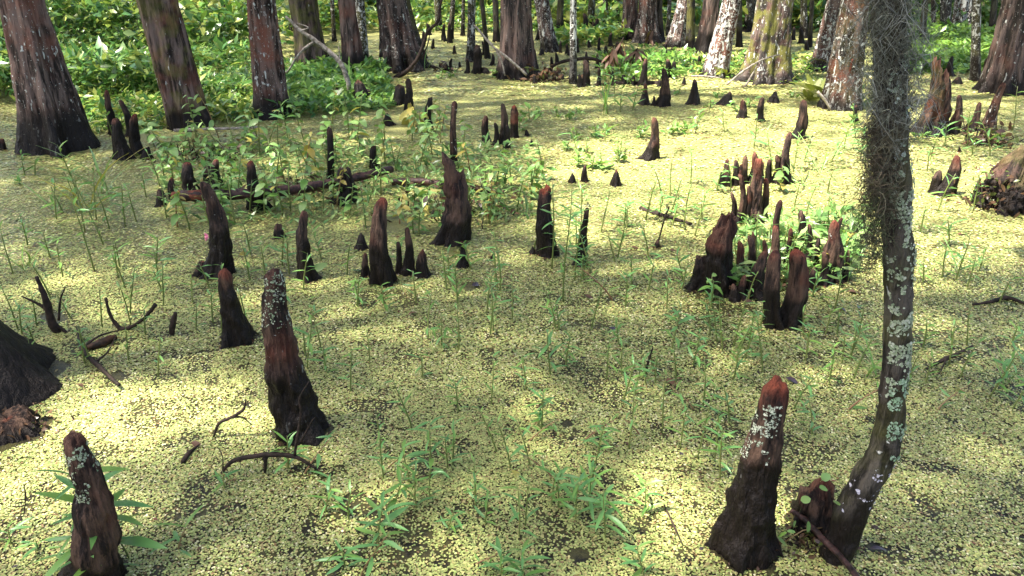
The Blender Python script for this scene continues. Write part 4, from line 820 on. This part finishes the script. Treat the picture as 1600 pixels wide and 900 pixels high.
# ------------------------------------------------------------------ grass tufts, ferns
def grass(px, py, hpx, n, label, mat='leaf_pale', spread=14):
    G = ground(px, py); k = mpp(G); root = link('grass_tuft', None, loc=(G.x, G.y, 0)); tag(root, label, 'grass', 'grass tufts in the duckweed')
    for i in range(n):
        o = bpy.data.objects.new('blade', leaf_mesh('grass', mat)); C.objects.link(o); o.parent = root
        s = hpx * k * rnd.uniform(.7, 1.25); o.scale = (s, s * 1.5, s); o.location = (rnd.gauss(0, spread * k * .4), rnd.gauss(0, spread * k * .4), -.01)
        o.rotation_euler = (rnd.gauss(0, .25), -rnd.uniform(.95, 1.5), rnd.uniform(0, 6.28))
grass(142, 330, 105, 7, 'yellow-green arching grass tuft right of the fluted cypress at left', 'leaf_yellow'); grass(165, 300, 90, 9, 'slender pale grass tuft beside the dark foursome of knees')
grass(90, 330, 60, 8, 'low pale grass bending over duckweed below the fluted cypress'); grass(946, 178, 70, 7, 'upright reedy grass in open duckweed at upper centre', 'leaf_green', 8)
grass(1365, 590, 84, 9, 'green grass tuft at left of the curved lichened tree', 'leaf_green'); grass(1250, 290, 70, 8, 'pale grass right of the slender dark sunlit knee'); grass(1285, 270, 60, 7, 'grass wisps in sunlit duckweed before the white-spotted red cypress')
grass(662, 110, 40, 6, 'spiky green grass by the foot of the dark curved branch', 'leaf_green', 6); grass(552, 140, 62, 6, 'upright green blades by the dark stump under bleached branch', 'leaf_green', 6)
grass(1500, 430, 60, 7, 'sparse pale grass in the sunlit duckweed at far right'); grass(40, 420, 60, 9, 'green grass tuft near the left edge above dead branches', 'leaf_green'); grass(1570, 600, 60, 8, 'grass mixed with weeds at the right edge', 'leaf_green')
FV, FF = [], []
def fern_frond():
    if 'frond' in LEAVES: return LEAVES['frond']
    V0, f0 = blade(.085, 3, .1); parts = []
    for i in range(18):
        t = .08 + .9 * i / 18; ln = .30 * math.sin(math.pi * min(1, t * .85 + .15)) + .03
        for sgn in (-1, 1): parts.append((batch(V0, np.array([[t, 0, -.45 * t * t]]), np.array([sgn * 1.1]), np.array([-.15]), np.array([0.]), np.array([ln])), f0))
    Vt, ft, _ = tube([(t, 0, -.45 * t * t) for t in (0, .3, .6, 1)], [.012, .01, .007, .003], n=4); parts.append((Vt, ft))
    V, f = merge(parts); LEAVES['frond'] = mesh_np('frond', V, f, M['fern']); return LEAVES['frond']
def fern(px, py, hpx, n, label):
    G = ground(px, py); k = mpp(G); root = link('fern', None, loc=(G.x, G.y, .0)); tag(root, label, 'fern', 'ferns at the foot of the trees')
    for i in range(n):
        o = bpy.data.objects.new('frond', fern_frond()); C.objects.link(o); o.parent = root; s = hpx * k * rnd.uniform(.7, 1.2); o.scale = (s, s, s)
        o.location = (rnd.gauss(0, .03), rnd.gauss(0, .03), .02); o.rotation_euler = (rnd.gauss(0, .2), -rnd.uniform(.5, 1.1), i * 6.28 / n + rnd.gauss(0, .3))
fern(1278, 150, 44, 9, 'yellow-green fern clump between the mossy cypress and the white-spotted red cypress'); fern(1262, 162, 30, 8, 'small fern on the mat in front of the gap between two big right cypresses')
fern(1292, 108, 40, 8, 'fern growing at the foot of the lilac spotted leaning trunk'); fern(1130, 122, 28, 7, 'fern at the foot of the pink-mottled leaning cypress'); fern(900, 46, 50, 9, 'broad fern in the bright gap behind the pale leaning cypress')

# ------------------------------------------------------------------ logs, branches, twigs
def stick(name, pts, w, label, cat='branch', mat='dead', base=None, side=(), n=8, z=None, red_end=False, group='fallen wood in the swamp', rough=.3):
    """pts in photo pixels; base = pixel row whose ground distance carries the stick (None: lying on the water)"""
    if base is not None: Y = ground(pts[0][0], base).y; pw = lambda p: at_plane(p[0], p[1], Y)
    else: pw = lambda p: ground(p[0], p[1], z if z is not None else .012)
    P = [pw(p) for p in pts]; k = mpp(P[len(P) // 2]); ws = w if hasattr(w, '__len__') else [w] * len(P)
    o0 = P[0].copy(); o0.z = 0
    V, f, t = tube([p - o0 for p in P], [x * .5 * k for x in ws], n=n, sub=6, rough=rough, seed=len(pts))
    root = link(name, mesh_np(name, V, f, M[mat]), loc=o0); tag(root, label, cat, group)
    for sd in side:
        Q = [pw(p) - o0 for p in sd[0]]; V, f, t = tube(Q, np.linspace(sd[1], sd[1] * .4, len(Q)) * .5 * k, n=6, sub=5, rough=.25)
        link('twig', mesh_np('twig', V, f, M[sd[2] if len(sd) > 2 else mat]), root)
    return root, P, k
root, P, k = stick('fallen_log', [(283, 306), (330, 305), (385, 303), (430, 299), (500, 290), (560, 277), (612, 264)], [17, 17, 16, 16, 15, 13, 11], 'long wet purplish log lying across the weeds among the knees', 'log', 'log', z=.13, n=12)
o0 = P[0].copy(); o0.z = 0; Q = [P[0] - o0 + Vector((-.06, 0, 0)), P[0] - o0, P[0] - o0 + (P[1] - P[0]) * .75]
V, f, _ = tube(Q, [x * .5 * k for x in (12, 16.5, 15.6)], n=12, sub=5, rough=.3); link('broken_end', mesh_np('broken_end', V, f, M['log_red']), root)
landmark(460, 297, 'the long fallen log')
stick('fallen_log', [(612, 285), (660, 284), (720, 292), (790, 300)], [12, 12, 10, 8], 'half-sunk dark log behind the ragged broken knee', 'log', 'log', z=.04)
stick('fallen_log', [(1045, 132), (980, 131), (930, 133)], [9, 9, 6], 'dark log lying behind the paired cone knees', 'log', 'dead')
stick('fallen_log', [(655, 105), (668, 104), (682, 107)], [7, 8, 6], 'short black log floating right of the grey-pink fluted cypress', 'log', 'dead')
stick('fallen_branch', [(272, 204), (310, 202), (350, 201), (402, 199)], [5, 5, 4, 4], 'thin pale stick spanning between plain leaning cypress and reddish speckled cypress', mat='pale_wood', base=224)
stick('fallen_branch', [(546, 150), (544, 128), (533, 100), (516, 82), (492, 63), (470, 48), (446, 25)], [7, 8, 8, 8, 7, 6, 3], 'bleached forked branch propped in front of the olive cypress', mat='pale_wood', base=152, side=(([(494, 64), (478, 74), (463, 90), (452, 108), (440, 117)], 5), ([(470, 48), (482, 43), (464, 36)], 3), ([(541, 120), (532, 95), (529, 72)], 3)))
stick('fallen_branch', [(616, 121), (632, 114), (648, 98), (660, 75), (668, 50), (684, 34), (687, 14), (692, -10)], [6, 7, 6, 6, 5, 5, 4, 3], 'dark curved branch rising right of the grey-pink fluted cypress', mat='dead', base=122, side=(([(659, 92), (668, 70), (672, 52)], 3), ([(616, 121), (590, 128), (560, 132)], 4, 'pale_wood')))
stick('fallen_branch', [(823, 117), (795, 92), (776, 78), (764, 66), (741, 39)], [4, 4, 4, 4, 3], 'straight bleached stick leaning on the broad purple-brown cypress', mat='pale_wood', base=128, side=(([(776, 80), (784, 96), (789, 118)], 4),))
stick('fallen_branch', [(1135, 133), (1160, 112), (1190, 94), (1218, 85)], [3, 3, 3, 2], 'thin pale stick slanting up against the massive mossy cypress', mat='pale_wood', base=136, side=(([(1163, 137), (1178, 112), (1185, 96)], 4),))
stick('fallen_branch', [(1080, 119), (1100, 119), (1125, 122)], [3, 3, 2], 'thin straw stick at the foot of the pink-mottled leaning cypress', mat='pale_wood', base=126)
stick('fallen_branch', [(1278, 143), (1290, 158), (1298, 172)], [4, 4, 3], 'grey forked stick at left foot of the white-spotted red cypress', mat='pale_wood', base=174)
stick('vine', [(1310, 172), (1318, 140), (1326, 112), (1332, 92)], [6, 6, 6, 5], 'bright red vine stem climbing the white-spotted red cypress', cat='vine', mat='log_red', base=172)
stick('fallen_branch', [(100, 535), (80, 500), (72, 470), (57, 432)], [10, 13, 11, 5], 'upright dark branch of the tangle near the left edge', mat='dead', base=520, side=(([(78, 488), (60, 475), (34, 463)], 6), ([(92, 500), (94, 470), (102, 448)], 5), ([(85, 505), (110, 525), (128, 548)], 6)))
stick('fallen_branch', [(122, 512), (128, 545), (150, 568), (186, 602)], [6, 8, 8, 5], 'crooked dark twig running from branch tangle toward black buttress', mat='dead', z=.03, side=(([(128, 545), (155, 525), (190, 515)], 5), ([(150, 565), (168, 550), (180, 528)], 4)))
stick('fallen_branch', [(165, 466), (174, 495), (192, 514), (222, 500), (243, 476)], [4, 5, 7, 5, 6], 'hooked dark twig below the wispy weeds at left', mat='dead', base=516)
stick('fallen_branch', [(136, 544), (158, 536), (180, 526)], [8, 16, 9], 'chunk of dark rotten wood in the left branch tangle', mat='rot', z=.02)
stick('fallen_branch', [(268, 522), (271, 505), (274, 488)], [9, 10, 5], 'small dark snag left of the black red-tipped cone knee', mat='dead', base=524)
stick('fallen_branch', [(344, 742), (362, 722), (395, 713), (430, 710), (462, 714), (494, 732)], [4, 7, 8, 8, 7, 4], 'arched dark branch in front of the tall lichen-topped knee', mat='dead', base=740, side=(([(460, 712), (465, 680), (470, 645), (468, 622), (483, 596)], 5, 'dead'), ([(415, 712), (414, 738)], 9), ([(470, 690), (486, 660), (492, 652)], 3), ([(348, 735), (348, 715), (342, 700)], 3)))
stick('fallen_branch', [(334, 682), (342, 662), (362, 652), (380, 640), (384, 626)], [3, 5, 5, 4, 2], 'small crooked twig left of the tall lichen-topped knee', mat='dead', base=684, side=(([(360, 652), (378, 652), (394, 664)], 4), ([(352, 700), (345, 720), (362, 670)], 2)))
stick('fallen_branch', [(285, 722), (295, 708), (312, 694)], [8, 7, 2], 'tiny dark twig with dead leaf on sunlit duckweed at left', mat='dead', z=.01)
stick('fallen_branch', [(1446, 577), (1470, 564), (1495, 553), (1520, 540)], [4, 7, 6, 3], 'dark slanted stick on the mat right of the curved lichened tree', mat='dead', z=.03, side=(([(1478, 560), (1470, 580), (1462, 588)], 3),))
stick('fallen_branch', [(1520, 476), (1550, 471), (1575, 465), (1610, 478)], [4, 6, 8, 6], 'dark driftwood stick at the right edge in sunlit duckweed', mat='dead', z=.01)
stick('fallen_branch', [(1008, 588), (1013, 565), (1020, 543)], [4, 4, 2], 'small upright dark twig in the duckweed at centre right', mat='dead', base=588)
stick('fallen_branch', [(1000, 325), (1030, 335), (1080, 350)], [6, 8, 4], 'thin dark stick floating in the sunlit duckweed at centre right', mat='dead')
stick('fallen_branch', [(1028, 380), (1036, 350), (1046, 322)], [2.5, 2.5, 2], 'thin brown reed stalk rising from the little round brown lump', mat='dead', base=386)
stick('root', [(1236, 798), (1258, 812), (1282, 838), (1312, 868), (1350, 915)], [8, 10, 10, 9, 8], 'glossy brown root running in front of the rotten litter-topped stump', cat='root', mat='log', z=.06)
stick('fallen_branch', [(1036, 785), (1050, 815), (1066, 850)], [2.5, 3, 2.5], 'thin dark twig on sunlit duckweed left of the large red-tipped knee', mat='dead', z=.01)
stick('fallen_branch', [(38, 800), (40, 775), (37, 757)], [2, 2.5, 1.5], 'tiny upright twig left of the lower-left lichened knee', mat='dead', base=806)
stick('fallen_branch', [(850, 112), (880, 96), (925, 92), (960, 104)], [4, 5, 5, 3], 'dark bough lying behind the slender white-grey trunk', mat='dead', base=116)
# dead fronds and brush
def dead_frond(px, py, hpx, n, label):
    G = ground(px, py); k = mpp(G); root = link('dead_frond', None, loc=(G.x, G.y, 0)); tag(root, label, 'dead frond', 'brown fallen fronds')
    V, f, _ = tube([(0, 0, -.05), (.1 * hpx * k, 0, hpx * k * .6), (.25 * hpx * k, 0, hpx * k)], [.014, .012, .006], n=6, rough=.2); link('stalk', mesh_np('stalk', V, f, M['dead']), root)
    for i in range(n):
        o = bpy.data.objects.new('leaf', leaf_mesh('narrow', 'leaf_dead')); C.objects.link(o); o.parent = root; s = hpx * k * rnd.uniform(.4, .8); o.scale = (s, s * 1.3, s)
        t = rnd.uniform(.45, 1); o.location = (.25 * hpx * k * t * t, 0, hpx * k * t); o.rotation_euler = (rnd.gauss(0, .4), rnd.uniform(.2, 1.1), rnd.uniform(0, 6.28))
dead_frond(946, 118, 46, 16, 'brown drooping dead frond right of the slender white-grey trunk'); dead_frond(962, 100, 40, 14, 'dead frond leaning behind the first brown frond'); dead_frond(985, 112, 36, 14, 'rust-brown frond fan above the dark log'); dead_frond(1012, 72, 26, 12, 'red-brown frond at the foot of the pinkish cypress of the trio')
dead_frond(1116, 118, 16, 8, 'low brown frond left of the pink-mottled leaning cypress')
def brush(name, px, py, wpx, hpx, n, label, leaf=0, mat='dead', seed=0):
    r_ = np.random.default_rng(seed + 50); G = ground(px, py); k = mpp(G); parts = []
    for i in range(n):
        b = np.array([r_.normal(0, wpx * k * .3), r_.normal(0, wpx * k * .2), -.01]); d = np.array([r_.normal(0, 1), r_.normal(0, .7), abs(r_.normal(.8, .5))]); d /= np.linalg.norm(d)
        L = hpx * k * (.4 + .7 * r_.random()); m = b + d * L * .5 + r_.normal(0, .05 * L, 3); e = b + d * L + r_.normal(0, .15 * L, 3)
        V, f, _ = tube([b, m, e], [.7 * k + .003, .5 * k + .002, .001], n=4); parts.append((V, f))
    V, f = merge(parts); root = link(name, None, loc=(G.x, G.y, 0)); tag(root, label, 'brush', 'brush and dead leaves')
    tag(link('twigs', mesh_np('twigs', V, f, M[mat]), root), kind='stuff')
    if leaf:
        V0, f0 = blade(.25, 4); ps = np.stack([r_.normal(0, wpx * k * .36, leaf), r_.normal(0, wpx * k * .22, leaf), hpx * k * r_.random(leaf) ** 1.4 * .9], -1)
        V = batch(V0, ps, r_.random(leaf) * 6.28, r_.normal(-.3, .5, leaf), r_.normal(0, .6, leaf), 9 * k * (.5 + r_.random(leaf)))
        c = np.array([(.10, .055, .03), (.16, .09, .05), (.06, .035, .025), (.10, .13, .03)])[r_.integers(0, 4, leaf)]
        tag(link('foliage', mesh_np('foliage', V, rep(f0, len(V0), leaf), M['undergrowth'], col=np.repeat(c, len(V0), 0)), root), kind='stuff')
brush('brush_pile', 848, 126, 62, 26, 60, 'dark brush pile at the right foot of the broad purple-brown cypress', 160, seed=1)
brush('brush_pile', 330, 246, 130, 30, 70, 'dark tangle of twigs under the pale stick left of reddish speckled cypress', 120, seed=2)
brush('dead_shrub', 1590, 325, 100, 70, 36, 'dead leaves and stems heaped on the mossy root mound at the right edge', 800, mat='dead', seed=3)
brush('dead_shrub', 1545, 225, 70, 40, 40, 'low dark tangle of dead stems before the pink-topped leaning knee', 160, mat='dead', seed=4)
brush('brush_pile', 720, 330, 150, 40, 60, 'brown twiggy litter around the ragged broken knee', 260, seed=5)
brush('brush_pile', 470, 300, 120, 34, 50, 'twiggy litter piled along the long fallen log', 160, seed=6)
brush('brush_pile', 1180, 452, 110, 26, 36, 'dark root litter at the foot of the burly blunt knee', 150, seed=7)
brush('brush_pile', 700, 112, 34, 18, 14, 'small dark twig heap right of the square black block stub', 20, seed=8)
brush('leaf_litter', 1262, 850, 95, 34, 26, 'reddish leaf litter between large red-tipped knee and rotten stump', 220, seed=9)
brush('leaf_litter', 22, 672, 90, 24, 14, 'brown leaf litter on the rotten stump at the left edge', 260, seed=10)
# pale round-leaved plant at the rotten stump
G = ground(1255, 862); root = link('pennywort', None, loc=(G.x, G.y, 0)); tag(root, 'round-leaved pennywort sprawling over the root beside the rotten stump', 'plant', 'pennywort')
V, f, _ = tube([(-.06, .02, .02), (0, .03, .06), (.10, .06, .05)], [.002] * 3, n=5); link('stem', mesh_np('stem', V, f, M['stem_red']), root)
for x, y, s in ((1228, 808, 15), (1240, 815, 11), (1230, 832, 15), (1243, 832, 12), (1228, 852, 16), (1262, 832, 16), (1224, 872, 15), (1202, 878, 8), (1251, 782, 14), (1280, 762, 13), (1284, 750, 14), (1312, 790, 12), (1143, 858, 9), (1290, 747, 11)):
    p = at_plane(x, y, G.y - .04) - G; k = mpp(G)
    o = bpy.data.objects.new('leaf', leaf_mesh('round', 'leaf_pale' if rnd.random() < .7 else 'leaf_green')); C.objects.link(o); o.parent = root
    o.location = p; o.scale = (s * k * 1.05,) * 3; o.rotation_euler = (rnd.gauss(.35, .5), rnd.gauss(0, .5), rnd.uniform(-.6, 3))
# dead leaves floating on the mat
for x, y, s, mt, lk, lab in ((952, 512, 24, 'leaf_purple', 'ovate', 'grey-violet fallen leaf floating at the centre of the duckweed'), (1038, 593, 26, 'leaf_dead', 'ovate', 'crumpled maroon leaf floating right of centre'), (912, 460, 20, 'leaf_dead', 'ovate', 'brown leaf floating below the tall leafy weed'), (1360, 858, 24, 'leaf_purple', 'ovate', 'bluish wet leaf beside the foot of the curved lichened tree'), (1375, 843, 16, 'leaf_purple', 'ovate', 'small bluish wet leaf, right-hand one beside the foot of the curved tree'),
                             (712, 394, 26, 'leaf_yellow', 'ovate', 'yellow fallen leaf beside the small neat cone knee'), (552, 424, 24, 'leaf_purple', 'ovate', 'violet wet leaf left of the little pointed knee'), (738, 446, 24, 'leaf_purple', 'ovate', 'dark violet leaf floating below the small neat cone knee'), (488, 426, 26, 'leaf_pale', 'ovate', 'pale green leaf leaning on the foot of the narrow dark knee'), (1326, 455, 30, 'leaf_dead', 'ovate', 'tan fallen leaf below the pinkish grey knee'), (1340, 480, 22, 'leaf_purple', 'ovate', 'grey wet leaf left of the curved trunk in sunlight'), (1310, 480, 14, 'leaf_purple', 'ovate', 'small grey wet leaf below the tan fallen leaf'),
                             (1575, 462, 20, 'leaf_dead', 'ovate', 'dark red leaf on the driftwood stick at right edge'), (1498, 366, 16, 'leaf_dead', 'ovate', 'brown leaf on bright duckweed at far right'), (374, 398, 18, 'leaf_yellow', 'ovate', 'orange withered leaf right of the pink-spotted tall knee'), (1046, 390, 18, 'leaf_dead', 'ovate', 'pinkish brown leaf right of the little round brown lump'), (985, 385, 16, 'leaf_dead', 'ovate', 'pinkish leaf left of the little round brown lump'), (640, 490, 12, 'leaf_dead', 'ovate', 'tiny brown leaf left of the compact bushy weed'), (1100, 215, 40, 'leaf_dead', 'narrow', 'rusty leaf strip floating right of the lone sunlit knee'), (1140, 219, 40, 'leaf_dead', 'narrow', 'orange-brown leaf strip near the brown right-leaning knee'), (1450, 240, 50, 'leaf_dead', 'narrow', 'rusty debris strip below the fence of reddish knees'), (1228, 590, 20, 'leaf_purple', 'ovate', 'dark wet leaf floating above the large red-tipped knee'), (800, 735, 26, 'leaf_yellow', 'ovate', 'orange leaf floating in the lower middle of the mat'), (1490, 603, 14, 'leaf_yellow', 'ovate', 'orange leaf scrap right of the curved lichened tree'), (300, 690, 20, 'leaf_dead', 'ovate', 'brown leaf scrap on sunlit duckweed left of lichen-topped knee'), (975, 690, 16, 'leaf_dead', 'ovate', 'small maroon leaf scrap at lower centre'), (120, 600, 12, 'leaf_dead', 'ovate', 'brown leaf scrap near the black buttress')):
    G = ground(x, y, .012); k = mpp(G); o = link('fallen_leaf', leaf_mesh(lk, mt), loc=G); s = s * k; o.scale = (s, s, s)
    o.rotation_euler = (rnd.gauss(0, .2), rnd.gauss(0, .15), rnd.uniform(-.8, .8)); tag(o, lab, 'fallen leaf', 'fallen leaves on the mat')
    if lab.startswith('pale green leaf'): o.rotation_euler = (0.9, -.7, .2); o.location.z = .01

# ------------------------------------------------------------------ crumbs of bark, dead leaf and straw on the mat
n = 2600; y = 1.2 + 12 * rng.random(n) ** 1.3; x = (rng.random(n) * 2 - 1) * (1.1 + .72 * y)
bx = [(b[0] + math.cos(q) * b[2] * u, b[1] + math.sin(q) * b[2] * u) for b in BASES if b[1] < 14 for q, u in zip(rng.random(16) * 6.28, .9 + .55 * rng.random(16))]
x = np.concatenate([x, [b[0] for b in bx]]); y = np.concatenate([y, [b[1] for b in bx]]); n = len(x)
V0, f0 = blade(.30, 3, .12); sc = np.stack([rng.uniform(.006, .026, n) * (.7 + y * .08), np.zeros(n), np.zeros(n)], -1); sc[:, 1] = sc[:, 0] * rng.uniform(.25, 1.2, n); sc[:, 2] = sc[:, 0]
V = batch(V0, np.stack([x, y, np.full(n, .009)], -1), rng.random(n) * 6.28, rng.normal(0, .3, n), rng.normal(0, .3, n), sc)
c = np.array([(.05, .028, .02), (.09, .05, .03), (.03, .02, .025), (.30, .24, .10), (.14, .05, .03)])[rng.integers(0, 5, n)]
tag(link('leaf_crumbs', mesh_np('leaf_crumbs', V, rep(f0, len(V0), n), M['undergrowth'], col=np.repeat(c, len(V0), 0))), 'crumbs of dead leaf and bark scattered over the duckweed', 'litter', kind='stuff')
# ------------------------------------------------------------------ labels for the many small plants, knees and far trunks: told apart by where they stand
ORD = ['', 'nearest to it', 'second nearest to it', 'third nearest to it', 'fourth nearest to it', 'fifth nearest to it', 'sixth nearest to it', 'seventh nearest to it', 'eighth nearest to it', 'ninth nearest to it', 'tenth nearest to it', 'eleventh nearest to it', 'twelfth nearest to it', 'thirteenth nearest to it', 'fourteenth nearest to it', 'fifteenth nearest to it', 'sixteenth nearest to it']
buckets = {}
for o, px, py, adj in AUTO:
    d, lx, ly, ph = min(((px - x) ** 2 + ((py - y) * 1.4) ** 2, x, y, ph) for x, y, ph in LANDMARKS)
    dx, dy = px - lx, py - ly
    if abs(dx) > abs(dy) * 1.1: rel = 'right of' if dx > 0 else 'left of'
    else: rel = 'below' if dy > 0 else 'above'
    buckets.setdefault((adj, rel, ph), []).append((d, o))
for (adj, rel, ph), L in buckets.items():
    L.sort(key=lambda q: q[0])
    for i, (d, o) in enumerate(L):
        o['label'] = f'{adj} {rel} {ph}' if len(L) == 1 else f'{adj} {rel} {ph}, {ORD[min(i + 1, 16)]}'
